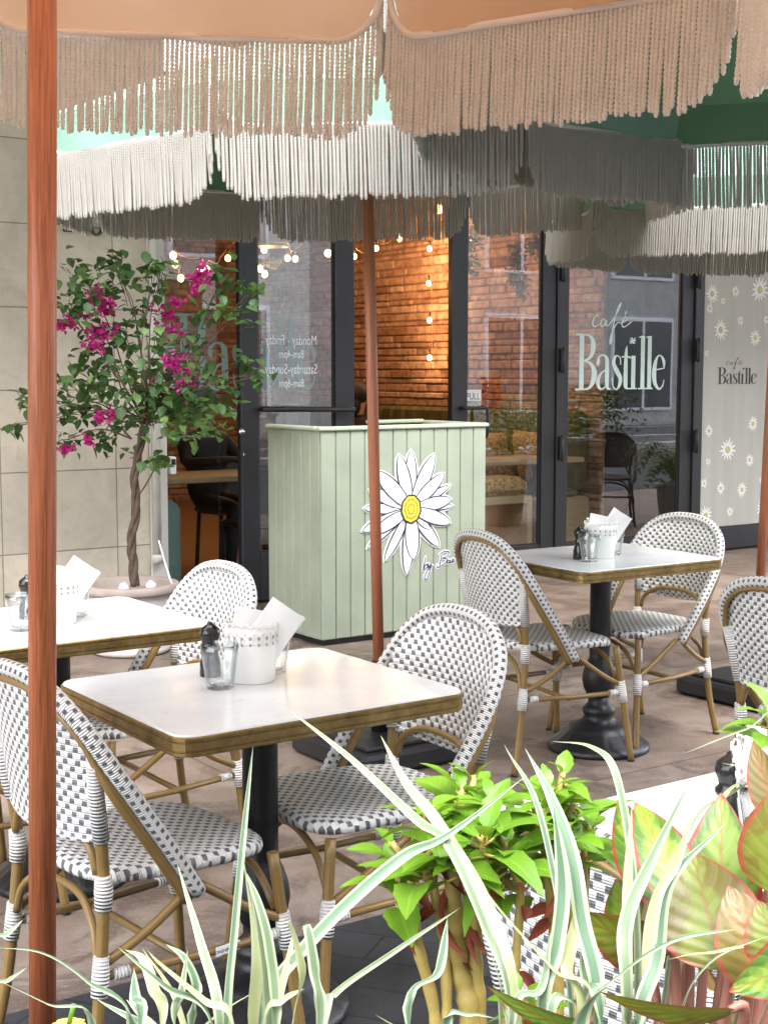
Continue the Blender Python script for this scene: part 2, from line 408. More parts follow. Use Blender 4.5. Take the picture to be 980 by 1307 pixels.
    for p in path:
        q=Vector(p); sgy=1 if q.y>=0 else -1
        low=Vector((-.80,-.22*sgy,-.50)); top=Vector((-.35,-q.y*2.2,-(q.z-.60)*3.2)).normalized(); k=min(1,max(0,(q.z-.66)/.10))
        d=low.normalized().lerp(top,k).normalized(); inner.append(q+d*(.0265-.0055*k))
    rr=[.0125 if p.z<.64 else (.0125-.0055*min(1,(p.z-.64)/.10)) for p in inner]
    m=MB(); m.tube(inner,rr,8); m.build('inner_hoop',bam,t)
    # woven back panel inside the hoop
    rows=[(.548,.176),(.556,.186),(.58,.188),(.62,.192),(.655,.198),(.685,.214),(.71,.222),(.74,.215),(.77,.200),(.80,.174),(.82,.150),(.835,.122),(.846,.088),(.853,.045)]
    P=[];U=[]
    for z,w in rows:
        xc=-.243-.046*((z-.565)/.297); r=[];u=[]
        for k in range(17):
            y=-w+2*w*k/16; x=xc+1.0*y*y*(1 if z<.74 else 1-.55*(z-.74)/.11)
            r.append((x,y,z-(.010*(1-(y/.19)**2) if z<.57 else 0))); u.append((y,z))
        P.append(r);U.append(u)
    m=MB(); m.grid(P,U)
    # second skin behind it and a rolled edge, so the panel has its thickness
    P2=[[(x-.009,y,z) for x,y,z in r] for r in P]; m.grid([r[::-1] for r in P2],[r[::-1] for r in U])
    edge=[P[i][0] for i in range(len(P))]; 
    m.tube([Vector(p)+Vector((-.0045,0,0)) for p in P[0]],.0085,8,cap=True)
    m.build('backrest',weavem,t)
    return t

def text_mesh(s, size, extrude=.0, align='LEFT'):
    cu=bpy.data.curves.new('lettering','FONT'); cu.body=s; cu.size=size; cu.extrude=extrude; cu.align_x=align; cu.resolution_u=4
    o=bpy.data.objects.new('lettering',cu); COL.objects.link(o)
    dg=bpy.context.evaluated_depsgraph_get(); me=bpy.data.meshes.new_from_object(o.evaluated_get(dg))
    bpy.data.objects.remove(o); bpy.data.curves.remove(cu); me.name='lettering'; me.materials.clear(); return me

# ------------------------------------------------------------------ pedestal table, long side along local x
def bistro_table(name,label,group):
    t=thing(name,label,'table',group=group)
    hx,hy=.352,.306
    m=MB(); o=rrect(hx-.003,hy-.003,.040); n=len(o)
    m.add([(x,y,.7515) for x,y in o]+[(x,y,.747) for x,y in rrect(hx-.0005,hy-.0005,.042)],[tuple(range(n))]+[(n+i,n+(i+1)%n,(i+1)%n,i) for i in range(n)])
    m.build('tabletop',MT['marble'],t)
    m=MB(); prof=[(-.03,.708),(.0,.708),(.003,.7105),(.003,.7160),(.0005,.7178),(.0005,.7192),(.0035,.7208),(.0035,.7348),(.0005,.7364),(.0005,.7378),(.003,.7394),(.003,.7450),(.0,.7475),(-.004,.7475)]
    P=[]
    for d,z in prof:
        o=rrect(hx+d,hy+d,.042+d if d>-.02 else .012); P.append([(x,y,z) for x,y in o+o[:1]])
    m.grid(P,None,0,False); m.build('brass_edge',MT['brass'],t)
    m=MB(); m.box((-hx+.025,-hy+.025,.711),(hx-.025,hy-.025,.72)); m.build('underside',MT['iron'],t)
    m=MB()
    for a in (0,PI/2): m.box((-.20,-.02,.690),(.20,.02,.7105 if a==0 else .7102),M=Matrix.Rotation(a,4,'Z'))
    m.build('spider',MT['iron'],t)
    m=MB(); m.lathe([(.050,.69),(.050,.675),(.040,.665),(.040,.36),(.043,.35),(.052,.33),(.062,.30),(.066,.27),(.060,.235),(.046,.21),(.040,.20)][::-1],28)
    m.build('post',MT['iron'],t)
    m=MB(); fl=lambda k,z: 1+.022*(math.cos(k*PI/1.5) if .012<z<.075 else 0)
    m.lathe([(.196,0),(.198,.012),(.192,.022),(.180,.030),(.172,.036),(.150,.052),(.128,.070),(.118,.078),(.112,.090),(.085,.098),(.066,.112),(.056,.128),(.062,.142),(.064,.155),(.052,.168),(.042,.182),(.042,.205)],60,flute=fl)
    m.build('base',MT['iron'],t)
    return t

# ------------------------------------------------------------------ things standing on the tables
def bucket(label):
    t=thing('lace_bucket',label,'bucket',group='white lace buckets on the cafe tables')
    m=MB(); r0,r1,h=.051,.062,.128
    prof=[(r0-.002,0),(r0,.003),(r0+(r1-r0)*.98*.7,h*.7),(r1,h),(r1-.002,h),(r0+(r1-r0)*.69-.002,h*.7),(r0-.003,.005),(.0001,.005)]
    m.lathe([(max(a,1e-4),b) for a,b in prof],40); m.build('body',MT['white_enamel'],t)
    # pierced lace band and scalloped rim
    m=MB()
    for k in range(20):
        a=2*PI*k/20; c=Vector((math.cos(a)*(r1+.001),math.sin(a)*(r1+.001),h)); tn=Vector((-math.sin(a),math.cos(a),0))
        pts=[c+tn*(.0088*math.cos(b))+Vector((0,0,.011*math.sin(b)-.001)) for b in [PI*j/8 for j in range(9)]]
        m.tube(pts,.0014,5)
        for zz,rr in ((.099,.0066),(.113,.0050)):
            rad=r0+(r1-r0)*zz/h+.0012; off=(k+(.5 if zz<.09 else 0))*2*PI/20
            c=Vector((math.cos(off)*rad,math.sin(off)*rad,zz)); tn=Vector((-math.sin(off),math.cos(off),0))
            m.tube([c+tn*(rr*math.cos(b))+Vector((0,0,rr*math.sin(b))) for b in [2*PI*j/9 for j in range(10)]],.0012,5,cap=False)
    m.build('lace_rim',MT['white_enamel'],t)
    m=MB()
    for k in range(20):
        a=2*PI*(k+.5)/20; rad=r0+(r1-r0)*.82+.0006
        for dz,s in ((.106,.0034),(.091,.0026)):
            c=Vector((math.cos(a)*rad,math.sin(a)*rad,dz)); tn=Vector((-math.sin(a),math.cos(a),0)); nn=Vector((math.cos(a),math.sin(a),0))
            vs=[c+nn*.0006+tn*(s*math.cos(b))+Vector((0,0,s*1.3*math.sin(b))) for b in [2*PI*j/8 for j in range(8)]]
            m.add(vs,[tuple(range(8))])
    m.build('piercing',MT['pierce'],t)
    return t
def menu_cards(label):
    t=thing('folded_menu',label,'menu',group='folded white menus standing in the buckets')
    m=MB()
    for dx,ry,rx,hh,w,yy in ((.004,.10,-.62,.142,.092,.006),(.014,.22,-.50,.138,.088,.012),(-.016,-.10,-.22,.112,.080,-.010)):
        M=Matrix.Translation((dx,yy-.012,.050))@Matrix.Rotation(ry,4,'Y')@Matrix.Rotation(rx,4,'X')
        P=[[M@Vector((.010*math.sin(2.6*j/8)*(i/6)**2,-w/2+w*j/8,hh*i/6)) for j in range(9)] for i in range(7)]
        Q=[[p+M.to_3x3()@Vector((.0016,0,0)) for p in r] for r in P]
        m.grid(P); m.grid([r[::-1] for r in Q])
        ed=P[6]; ed2=Q[6]; m.grid([ed,ed2]); m.grid([[r[0] for r in P],[r[0] for r in Q]]); m.grid([[r[-1] for r in Q],[r[-1] for r in P]])
    m.build('sheets',MT['paper'],t)
    m=MB(); m.tube(smooth_path([(-.018,-.022,.03),(-.034,-.036,.12),(-.042,-.042,.152)],4),[.0015]*5+[.002,.004,.006,.004],6,sx=.4)
    m.build('spoon',MT['steel'],t)
    return t
def tumbler(label):
    m=MB(); n=36
    fl=lambda k,z: 1-.035*(abs(math.sin(k*PI/4*.5*2)) if .013<z<.070 else 0)
    o=[(r_*1.1,z_*1.12) for r_,z_ in [(.026,0),(.028,.003),(.0295,.012),(.033,.045),(.036,.062),(.037,.068),(.0385,.088),(.0378,.0885),(.0362,.070),(.034,.060),(.031,.045),(.0272,.014),(.024,.009),(1e-4,.008)]]
    m.lathe(o,n,flute=fl); ob=m.build('glass_tumbler',MT['glass'])
    return tag(ob,label,'glass','faceted glasses on the cafe tables')
def mill(label):
    m=MB(); m.lathe([(.024,0),(.025,.004),(.024,.03),(.019,.05),(.018,.056),(.023,.062),(.023,.068),(.017,.074),(.020,.084),(.024,.096),(.022,.109),(.012,.117),(.008,.119),(.006,.124),(.0001,.127)],24)
    ob=m.build('pepper_mill',MT['mill']); return tag(ob,label,'pepper mill','black pepper mills on the cafe tables')
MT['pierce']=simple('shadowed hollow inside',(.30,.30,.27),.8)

# ------------------------------------------------------------------ fringed parasol
RC=1.15; SIDE=2*RC*math.sin(PI/8)
def valance_path(w, h, r, n=6):
    hw=w/2; out=[(-hw,0)]
    for k in range(n+1):
        a=PI+PI/2*k/n; out.append((-hw+r+r*math.cos(a),-h+r+r*math.sin(a)))
    for k in range(n+1):
        a=1.5*PI+PI/2*k/n; out.append((hw-r+r*math.cos(a),-h+r+r*math.sin(a)))
    out.append((hw,0)); return out
VW,VH,VR=SIDE-.014,.130,.105
def fringe_mesh(seed, mat, sc=1.0):
    r=random.Random(seed); m=MB(); path=valance_path(VW,VH,VR)
    def edge(x):
        best=-VH
        ax=VW/2-abs(x)
        if ax<VR: best=-VH+VR-math.sqrt(max(0,VR*VR-(VR-ax)**2))
        return best
    xs=[]; n=80
    for k in range(n): xs.append((-VW/2+.004+(VW-.008)*k/(n-1), None))
    for s in (-1,1):
        for z in (-.004,-.018): xs.append((s*(VW/2+.002+.12*z),z))
    for x,zz in xs:
        z0=edge(x) if zz is None else zz
        Ls=.205*r.uniform(.955,1.035); ph=r.uniform(0,6.28); pitch=r.uniform(.0150,.0175)
        sx=r.gauss(0,.0014); sy=r.gauss(0,.0025); bend=r.gauss(0,.0010)
        seg=90; vs=[];fs=[]
        a,b=.0057,.0040
        for i in range(seg+1):
            t=i/seg; z=z0-Ls*t; cx=x+sx*t+bend*math.sin(t*PI); cy=.004+sy*t*t
            tw=ph+2*PI*(Ls*t)/pitch
            k=1.0 if t<.95 else 1.12-.5*(t-.95)/.05
            for q in range(6):
                an=2*PI*q/6; ex=a*k*math.cos(an); ey=b*k*math.sin(an)
                vs.append((cx+ex*math.cos(tw)-ey*math.sin(tw), cy+ex*math.sin(tw)+ey*math.cos(tw), z))
        for i in range(seg):
            for q in range(6): fs.append((i*6+q,i*6+(q+1)%6,(i+1)*6+(q+1)%6,(i+1)*6+q))
        m.add(vs,fs,None,0,True)
    return m.mesh('fringe',mat)
FR={}
def parasol(label, canopy, rope, trim, rim, base, R=RC, rot=0.0, lean=(0,0), polemat='polewood2', pole_r=.021, base_rot=None, seed=0):
    t=thing('fringed_parasol',label,'parasol',group='fringed parasols over the terrace')
    k=R/RC
    M=Matrix.Translation(base)@Matrix.Rotation(lean[0],4,'X')@Matrix.Rotation(lean[1],4,'Y')@Matrix.Rotation(rot,4,'Z')
    t.matrix_world=M; t.location=base; t.rotation_euler=M.to_euler()
    m=MB(); m.tube([(0,0,.03),(0,0,rim+.50*k)],pole_r,20); m.build('pole',MT[polemat],t)
    m=MB(); m.lathe([(1e-4,rim+.56*k),(.018,rim+.55*k),(.03,rim+.52*k),(.022,rim+.50*k),(.05,rim+.475*k),(.05,rim+.465*k)],16); m.build('finial',MT[polemat],t)
    m=MB(); m.lathe([(.05,rim-.10*k),(.05,rim-.06*k),(pole_r,rim-.05*k)],16); m.build('hub',MT['alloy'],t)
    ap=rim+.46*k
    for i in range(8):
        a0=2*PI*i/8; a1=2*PI*(i+1)/8; am=(a0+a1)/2
        c0=Vector((R*math.cos(a0),R*math.sin(a0),rim)); c1=Vector((R*math.cos(a1),R*math.sin(a1),rim)); A=Vector((0,0,ap))
        # canopy panel, slightly sagging between its ribs
        P=[];U=[]
        for r_ in range(9):
            f=r_/8; row=[];ur=[]
            for s_ in range(9):
                g=s_/8; p=A.lerp(c0.lerp(c1,g),f); p.z-=.030*k*math.sin(PI*g)*f*(1-f)*2 + .02*k*math.sin(PI*f)
                row.append(p); ur.append((g*f,f))
            P.append(row);U.append(ur)
        m=MB(); m.grid(P,U)
        # valance hanging from the rim of this panel, its lower corners rounded
        mid=(c0+c1)/2; ex=(c1-c0).normalized(); ey=Vector((mid.x,mid.y,0)).normalized()
        w,h,rr=VW*k,VH*k,VR*k
        wob=RND.uniform(-.010,.010)
        nx=25; P=[]
        for jz in range(5):
            row=[]
            for jx in range(nx):
                x=-w/2+w*jx/(nx-1); ax=w/2-abs(x)
                e=-h if ax>=rr else -h+rr-math.sqrt(max(0,rr*rr-(rr-ax)**2))
                row.append(mid+ex*x*(1.0 if jz else 1.012)+ey*(jz/4)*(.004+.012*math.sin(jx*.55+i))+Vector((0,0,e*jz/4)))
            P.append(row)
        m.grid(P,[[(jx/24,.9+.1*jz/4) for jx in range(nx)] for jz in range(5)])
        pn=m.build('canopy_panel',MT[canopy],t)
        pt=[mid+ex*x+ey*(.004+.012*(min(1,-z/h))*math.sin((x+w/2)/w*24*.55+i))+Vector((0,0,z)) for x,z in valance_path(w,h,rr)]
        m=MB(); m.tube(pt,.0078*k,8,sx=1.0); m.build('piping',MT[trim],pn)
        key=(rope,(seed+i)%3)
        if key not in FR: FR[key]=fringe_mesh(100+key[1],MT[rope])
        f=bpy.data.objects.new('fringe',FR[key]); COL.objects.link(f); f.parent=pn
        f.matrix_local=Matrix(((ex.x*k,ey.x*k,0,mid.x+ey.x*.008),(ex.y*k,ey.y*k,0,mid.y+ey.y*.008),(0,0,k,mid.z),(0,0,0,1)))
        m=MB(); tip=c0-Vector((c0.x,c0.y,0)).normalized()*.02; m.tube([Vector((0,0,ap-.03)),tip-Vector((0,0,.012))],.008*k,6); rb=m.build('rib',MT[polemat],t)
        m=MB(); m.tube([Vector((.04*math.cos(a0),.04*math.sin(a0),rim-.08*k)),Vector((0,0,ap-.03)).lerp(tip,.55)-Vector((0,0,.01))],.006*k,6); m.build('strut',MT[polemat],rb)
    B=t.matrix_world.copy()
    m=MB(); Mi=Matrix.Rotation(lean[0],4,'X')@Matrix.Rotation(lean[1],4,'Y')@Matrix.Rotation(rot,4,'Z')
    Mi=Mi.inverted()@Matrix.Rotation(base_rot if base_rot is not None else AX,4,'Z')
    m.bbox((-.25,-.25,.004),(.25,.25,.085),.015,M=Mi); m.bbox((-.20,-.20,.084),(.20,.20,.10),.008,M=Mi); 
    m.lathe([(.034,.09),(.034,.36),(.022,.375)],16)
    m.build('base_weight',MT['basebox'],t)
    return t

# ================================================================== SETTING
def site(name,label,cat,group=None): return thing(name,label,cat,(0,0,0),AX,group)   # frame whose x runs along the shop front
def ground_mat():
    n=N('stained concrete'); v=n.coord()
    f=n.noise(v,.9,6,.6,.4); g=n.noise(v,7,6,.65,.3); h=n.noise(v,70,4,.7)
    st=n.noise(n.mapping(v,(1,1,1),(0,0,.6),(5,3,0)),2.4,5,.7,1.0)
    c=n.ramp(n.math('ADD',n.math('MULTIPLY',f,.6),n.math('MULTIPLY',g,.4)),[(.36,(.14,.098,.074)),(.5,(.22,.164,.128)),(.62,(.305,.245,.20))])
    c=n.mix(n.ramp(st,[(.50,0.0),(.60,.7)]),c,(.085,.058,.044))
    c=n.mix(n.ramp(h,[(.52,0.0),(.66,.5)]),c,(.32,.275,.235))
    br=n.n('ShaderNodeTexBrick',offset=.0); br.inputs['Scale'].default_value=1; br.inputs['Mortar Size'].default_value=.005; br.inputs['Mortar Smooth'].default_value=.2
    br.inputs['Brick Width'].default_value=2.4; br.inputs['Row Height'].default_value=1.2; br.inputs['Color1'].default_value=(1,1,1,1); br.inputs['Color2'].default_value=(.90,.89,.88,1); br.inputs['Mortar'].default_value=(.45,.42,.40,1)
    n.l(n.mapping(v,(1,1,1),(0,0,-AX)),br.inputs[0])
    c=n.mix(1.0,c,br.outputs[0],'MULTIPLY')
    n.set(Base_Color=c,Roughness=n.ramp(g,[(.3,.42),(.7,.68)])); n.bump(n.math('ADD',n.math('MULTIPLY',h,.5),n.math('MULTIPLY',g,.5)),.3,.006); return n.m
m=MB(); m.box((-150,-150,-.3),(150,150,0)); tag(m.build('ground',ground_mat()),kind='structure')
def deck_mat():
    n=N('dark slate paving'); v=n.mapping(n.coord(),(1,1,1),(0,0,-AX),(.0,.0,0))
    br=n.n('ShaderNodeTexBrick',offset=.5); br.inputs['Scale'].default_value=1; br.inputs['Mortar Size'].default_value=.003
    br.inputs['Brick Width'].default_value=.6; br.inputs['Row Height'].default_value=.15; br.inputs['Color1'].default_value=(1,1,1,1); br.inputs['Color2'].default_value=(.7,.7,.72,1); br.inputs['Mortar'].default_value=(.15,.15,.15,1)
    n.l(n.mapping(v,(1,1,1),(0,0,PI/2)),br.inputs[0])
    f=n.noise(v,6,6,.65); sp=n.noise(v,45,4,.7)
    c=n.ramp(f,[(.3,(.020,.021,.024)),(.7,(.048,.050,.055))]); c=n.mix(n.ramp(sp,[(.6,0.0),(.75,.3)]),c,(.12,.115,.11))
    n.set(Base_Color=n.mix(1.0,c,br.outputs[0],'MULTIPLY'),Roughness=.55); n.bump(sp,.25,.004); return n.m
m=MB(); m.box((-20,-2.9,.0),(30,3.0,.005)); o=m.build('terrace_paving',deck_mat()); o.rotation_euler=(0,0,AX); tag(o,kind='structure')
m=MB(); m.box((-60,-12.0,.001),(80,-3.6,.006)); m.box((-60,-7.9,.006),(80,-7.75,.010),1); m.box((-60,-11.6,.006),(80,-11.5,.010),1)
o=m.build('road',[simple('asphalt',(.11,.11,.115),.8,0,.3,3,.3,90),simple('road paint',(.75,.75,.72),.6)]); o.rotation_euler=(0,0,AX); tag(o,kind='structure')
m=MB(); m.bbox((-60,-3.6,.0),(80,-3.3,.14),.02); m.bbox((-60,-12.3,0),(80,-12.0,.14),.02); o=m.build('kerb',simple('kerb stone',(.42,.40,.37),.8)); o.rotation_euler=(0,0,AX); tag(o,kind='structure')

# ------------------------------------------------------------------ stone wall left of the shop front
def stone_mat(name='limestone',c=(.50,.465,.40),bw=.69,rh=.458,loc=(-.69*5+.017,.02,0)):
    n=N(name); v=n.coord()
    f=n.noise(v,2.2,6,.62,.5); g=n.noise(v,16,6,.7,.3); pit=n.noise(v,60,4,.75)
    sep=n.n('ShaderNodeSeparateXYZ'); n.l(v,sep.inputs[0]); cb=n.n('ShaderNodeCombineXYZ'); n.l(n.math('ADD',sep.outputs[0],sep.outputs[1]),cb.inputs[0]); n.l(sep.outputs[2],cb.inputs[1])
    br=n.n('ShaderNodeTexBrick',offset=0); br.inputs['Scale'].default_value=1; br.inputs['Mortar Size'].default_value=.0035; br.inputs['Mortar Smooth'].default_value=.1
    br.inputs['Brick Width'].default_value=bw; br.inputs['Row Height'].default_value=rh; br.inputs['Bias'].default_value=0
    br.inputs['Color1'].default_value=(1,1,1,1); br.inputs['Color2'].default_value=(.86,.87,.88,1); br.inputs['Mortar'].default_value=(.40,.38,.35,1)
    n.l(n.mapping(cb.outputs[0],(1,1,1),(0,0,0),loc),br.inputs[0])
    col=n.ramp(f,[(.28,tuple(x*.78 for x in c)),(.5,c),(.72,tuple(min(1,x*1.17) for x in c))])
    col=n.mix(n.ramp(g,[(.5,0.0),(.72,.5)]),col,tuple(x*.72 for x in c)); col=n.mix(n.ramp(pit,[(.62,0.0),(.72,.45)]),col,tuple(x*.5 for x in c))
    n.set(Base_Color=n.mix(1.0,col,br.outputs[0],'MULTIPLY'),Roughness=.75)
    n.bump(n.math('ADD',n.math('MULTIPLY',br.outputs[1],-1.2),n.math('MULTIPLY',g,.35)),.5,.008); return n.m
STONE=stone_mat(c=(.66,.585,.46))
w=site('stone_wall','pale limestone panel wall left of the shop front, behind the bougainvillea','wall')
m=MB(); m.box((-9,7.60,-.02),(3.63,8.2,5.2)); m.build('panels',STONE,w)
m=MB(); m.bbox((3.633,7.585,-.01),(3.745,8.2,5.2),.006); m.build('corner_trim',simple('pale stone trim',(.60,.58,.53),.7,0,.08,4,.1,60),w)
def letter_ring(cx,cz,rx,rz,t):
    m=MB(); P=[]
    for k in range(41):
        a=2*PI*k/40; th=t*(.35+.65*abs(math.cos(a)))
        P.append([(cx+(rx-th)*math.cos(a),7.572,cz+(rz-.6*th)*math.sin(a)),(cx+(rx-th)*math.cos(a),7.572,cz+(rz-.6*th)*math.sin(a)),(cx+rx*math.cos(a),7.572,cz+rz*math.sin(a)),(cx+rx*math.cos(a),7.605,cz+rz*math.sin(a)),(cx+(rx-th)*math.cos(a),7.605,cz+(rz-.6*th)*math.sin(a)),(cx+(rx-th)*math.cos(a),7.572,cz+(rz-.6*th)*math.sin(a))])
    m.grid(P,None,0,False); return m
u_,_,z_=atv(124,281,7.58); letter_ring(u_,z_,.052,.085,.022).build('letter_o',MT['ink'],w)
u_,_,z_=atv(90,294,7.58); m=MB(); m.bbox((u_-.035,7.575,z_-.006),(u_+.03,7.605,z_+.010),.003); m.bbox((u_-.014,7.576,z_+.009),(u_+.008,7.604,z_+.16),.003); m.build('letter_stem',MT['ink'],w)

# ------------------------------------------------------------------ shop front
FV=7.777
sf=site('cafe_shopfront','charcoal framed glass cafe front with mint lettering and folding panes','shop front')
def pane(parent,u0,u1,z0,z1,v): 
    m=MB(); m.add([(u0,v,z0),(u1,v,z0),(u1,v,z1),(u0,v,z1)],[(0,1,2,3)]); return m.build('glass_pane',MT['pane'],parent)
def leaf_frame(u0,u1,z0,z1,v0,v1,sl,sr,bot,top):
    m=MB(); m.bbox((u0,v0,z0),(u0+sl,v1,z1),.004); m.bbox((u1-sr,v0,z0),(u1,v1,z1),.004)
    m.bbox((u0+sl,v0+.003,z0),(u1-sr,v1-.003,z0+bot),.003); m.bbox((u0+sl,v0+.003,z1-top),(u1-sr,v1-.003,z1),.003)
    # glazing beads
    for a,b in ((u0+sl,u0+sl+.014),(u1-sr-.014,u1-sr)): m.box((a,v0+.018,z0+bot),(b,v1-.018,z1-top))
    m.box((u0+sl,v0+.018,z0+bot),(u1-sr,v1-.018,z0+bot+.014)); return m
HT=3.02
m=MB(); m.bbox((3.75,FV-.03,HT),(9.75,FV+.09,HT+.14),.006); m.bbox((3.75,FV-.03,HT+.14),(3.80,FV+.09,3.5),.004); m.bbox((9.70,FV-.03,HT+.14),(9.75,FV+.09,3.5),.004)
m.bbox((3.75,FV-.03,0),(3.80,FV+.09,HT),.004); m.bbox((5.09,FV-.01,0),(5.15,FV+.09,HT),.004); m.bbox((3.80,FV-.025,.0),(5.09,FV+.085,.12),.004)
m.bbox((6.975,FV-.02,.0),(7.035,FV+.09,HT),.004); m.bbox((8.42,FV-.022,0),(8.505,FV+.09,HT),.004); m.bbox((9.62,FV-.02,0),(9.70,FV+.09,HT),.004)
m.build('frame',MT['frame'],sf)
m=MB(); m.bbox((5.155,FV-.06,.001),(6.97,FV+.09,.022),.006); m.build('threshold',simple('worn metal sill',(.16,.155,.15),.4,.8),sf)
pane(sf,3.80,5.09,.12,HT,FV+.03); pane(sf,3.80,9.70,HT+.14,3.5,FV+.03)
m=MB(); m.box((3.75,FV-.05,3.5),(9.75,FV+.3,5.2)); m.box((9.75,FV-.05,-.02),(20,FV+.3,5.2)); m.build('upper_wall',STONE,sf)
m=MB(); m.bbox((-9,4.9,3.75),(20,FV+.2,4.1),.03); m.build('shade_slab',simple('pale render',(.55,.53,.49),.85,0,.06,3),sf)  # unseen slab, added to keep sky light off the shop front
# left leaf of the double door, swung right round so that it lies in front of the fixed window
d1=thing('open_door',None,None); del_=d1; d1.parent=sf
v0,v1=FV-.125,FV-.075
leaf_frame(4.285,5.125,.02,3.0,v0,v1,.125,.145,.30,.12).build('leaf_frame',MT['frame'],d1)
p=pane(d1,4.40,4.985,.31,2.89,(v0+v1)/2)
m=MB(); m.tube([(4.40,v0-.055,1.225),(5.09,v0-.055,1.215)],.016,12); m.tube([(4.415,v0,1.224),(4.415,v0-.055,1.224)],.012,8); m.tube([(5.07,v0,1.215),(5.07,v0-.055,1.215)],.012,8); m.build('push_bar',MT['black'],d1)
m=MB()
u_,_,z_=atv(309,551,v0); m.lathe([(.024,0),(.024,.006),(.014,.010),(.012,.016),(1e-4,.017)][::1],16)
for i,q in enumerate(m.v): m.v[i]=(u_+q[0],v0-q[2],z_+q[1])
u2,_,z2=atv(312,580,v0); m.bbox((u2-.008,v0-.006,z2-.010),(u2+.008,v0,z2+.010),.002); m.build('lock',MT['steel'],d1)
m=MB(); m.bbox((4.28,v0+.004,.10),(4.2845,v1-.004,2.9),.001); m.build('weather_strip',MT['black'],d1)
for s,py,sz in (('Monday - Friday',440,.088),('8am-4pm',457,.075),('Saturday-Sunday',477,.088),('8am-6pm',494,.075)):
    me=text_mesh(s,sz,.0,'CENTER'); me.materials.append(MT['whitevinyl']); o=bpy.data.objects.new('hours_lettering',me); COL.objects.link(o); o.parent=p
    u_,_,z_=atv(372,py,(v0+v1)/2); o.matrix_local=Matrix(((-.66,0,0,u_),(0,0,-1,(v0+v1)/2-.002),(0,1,0,z_),(0,0,0,1)))
# right leaf, closed, with its PULL plate
d2=thing('pull_door',None,None); d2.parent=sf
leaf_frame(6.02,6.97,.025,3.0,FV-.005,FV+.05,.135,.125,.17,.12).build('leaf_frame',MT['frame'],d2)
pane(d2,6.155,6.845,.195,2.88,FV+.022)
m=MB(); m.tube(smooth_path([(6.09,FV-.005,1.205),(6.09,FV-.055,1.205),(6.13,FV-.065,1.205),(6.26,FV-.065,1.205),(6.285,FV-.065,1.18),(6.285,FV-.065,1.02),(6.285,FV-.005,1.0)],4),.012,10); m.build('handle',MT['black'],d2)
u0,_,z1=atv(594.5,497.5,FV-.01); u1,_,z0=atv(616,512,FV-.01)
m=MB(); m.bbox((u0,FV+.008,z0),(u1,FV+.0135,z1),.001); pl=m.build('pull_plate',simple('plate grey',(.70,.71,.70),.5),d2)
me=text_mesh('PULL',.058,.0,'CENTER'); me.materials.append(MT['ink']); o=bpy.data.objects.new('plate_lettering',me); COL.objects.link(o); o.parent=pl; o.matrix_local=Matrix(((1.0,0,0,(u0+u1)/2),(0,0,-1,FV+.0065),(0,1.15,0,z0+.012),(0,0,0,1)))
m=MB(); m.bbox((u0+.0,FV+.009,z0-.035),(u1,FV+.0128,z0-.006),.001); m.build('notice',simple('grey notice',(.34,.35,.35),.5,0,.6,60),pl)
# folding panes on the right
d3=thing('folding_pane',None,None); d3.parent=sf
leaf_frame(7.04,8.415,.02,3.0,FV-.004,FV+.05,.06,.125,.16,.10).build('leaf_frame',MT['frame'],d3)
gp=pane(d3,7.10,8.29,.18,2.90,FV+.022)
def hinge(parent,u,zs):
    for z in zs:
        m=MB(); m.bbox((u-.016,FV-.052,z-.085),(u+.016,FV-.010,z+.085),.006); m.tube([(u,FV-.05,z-.095),(u,FV-.05,z+.095)],.011,8); m.build('hinge',MT['black'],parent)
hinge(d3,7.005,(atv(706,460,FV)[2],atv(706,572,FV)[2],2.2)); hinge(d3,8.43,(atv(877,447,FV)[2],atv(877,563,FV)[2],2.2))
d4=thing('daisy_pane',None,None); d4.parent=sf
leaf_frame(8.51,9.615,.02,3.0,FV-.004,FV+.05,.03,.06,.17,.10).build('leaf_frame',MT['frame'],d4)
def film_mat():
    n=N('frosted film'); v=n.coord(); n.set(Base_Color=n.ramp(n.noise(n.mapping(v,(5,1,.35)),1.6,3),[(.3,(.38,.375,.33)),(.7,(.46,.45,.40))]),Roughness=.55); return n.m
m=MB(); m.box((8.54,FV+.026,.19),(9.555,FV+.030,2.90)); film=m.build('film',film_mat(),d4)
pane(d4,8.54,9.555,.19,2.90,FV+.038)

# lettering drawn as ribbons of changing width
def strokes(ms, S, fn, step=.0, k=6, mul=1.0, add=0.0):
    for q,st in enumerate(S):
        P=smooth_path([(a,b,c*mul+add) for a,b,c in st],k)
        L=[];Rr=[]
        for i,p in enumerate(P):
            a=P[max(0,i-1)];b=P[min(len(P)-1,i+1)]; dx,dy=b.x-a.x,b.y-a.y; l=math.hypot(dx,dy) or 1
            nx,ny=-dy/l,dx/l; L.append((p.x+nx*p.z/2,p.y+ny*p.z/2)); Rr.append((p.x-nx*p.z/2,p.y-ny*p.z/2))
        for i in range(len(P)-1):
            h=step*q
            ms.add([fn(*L[i],h),fn(*L[i+1],h),fn(*Rr[i+1],h),fn(*Rr[i],h)],[(0,1,2,3)])
        if add:
            for p in (P[0],P[-1]):
                ms.add([fn(p.x+p.z/2*math.cos(2*PI*j/10),p.y+p.z/2*math.sin(2*PI*j/10),step*q+step/3) for j in range(10)],[tuple(range(10))])
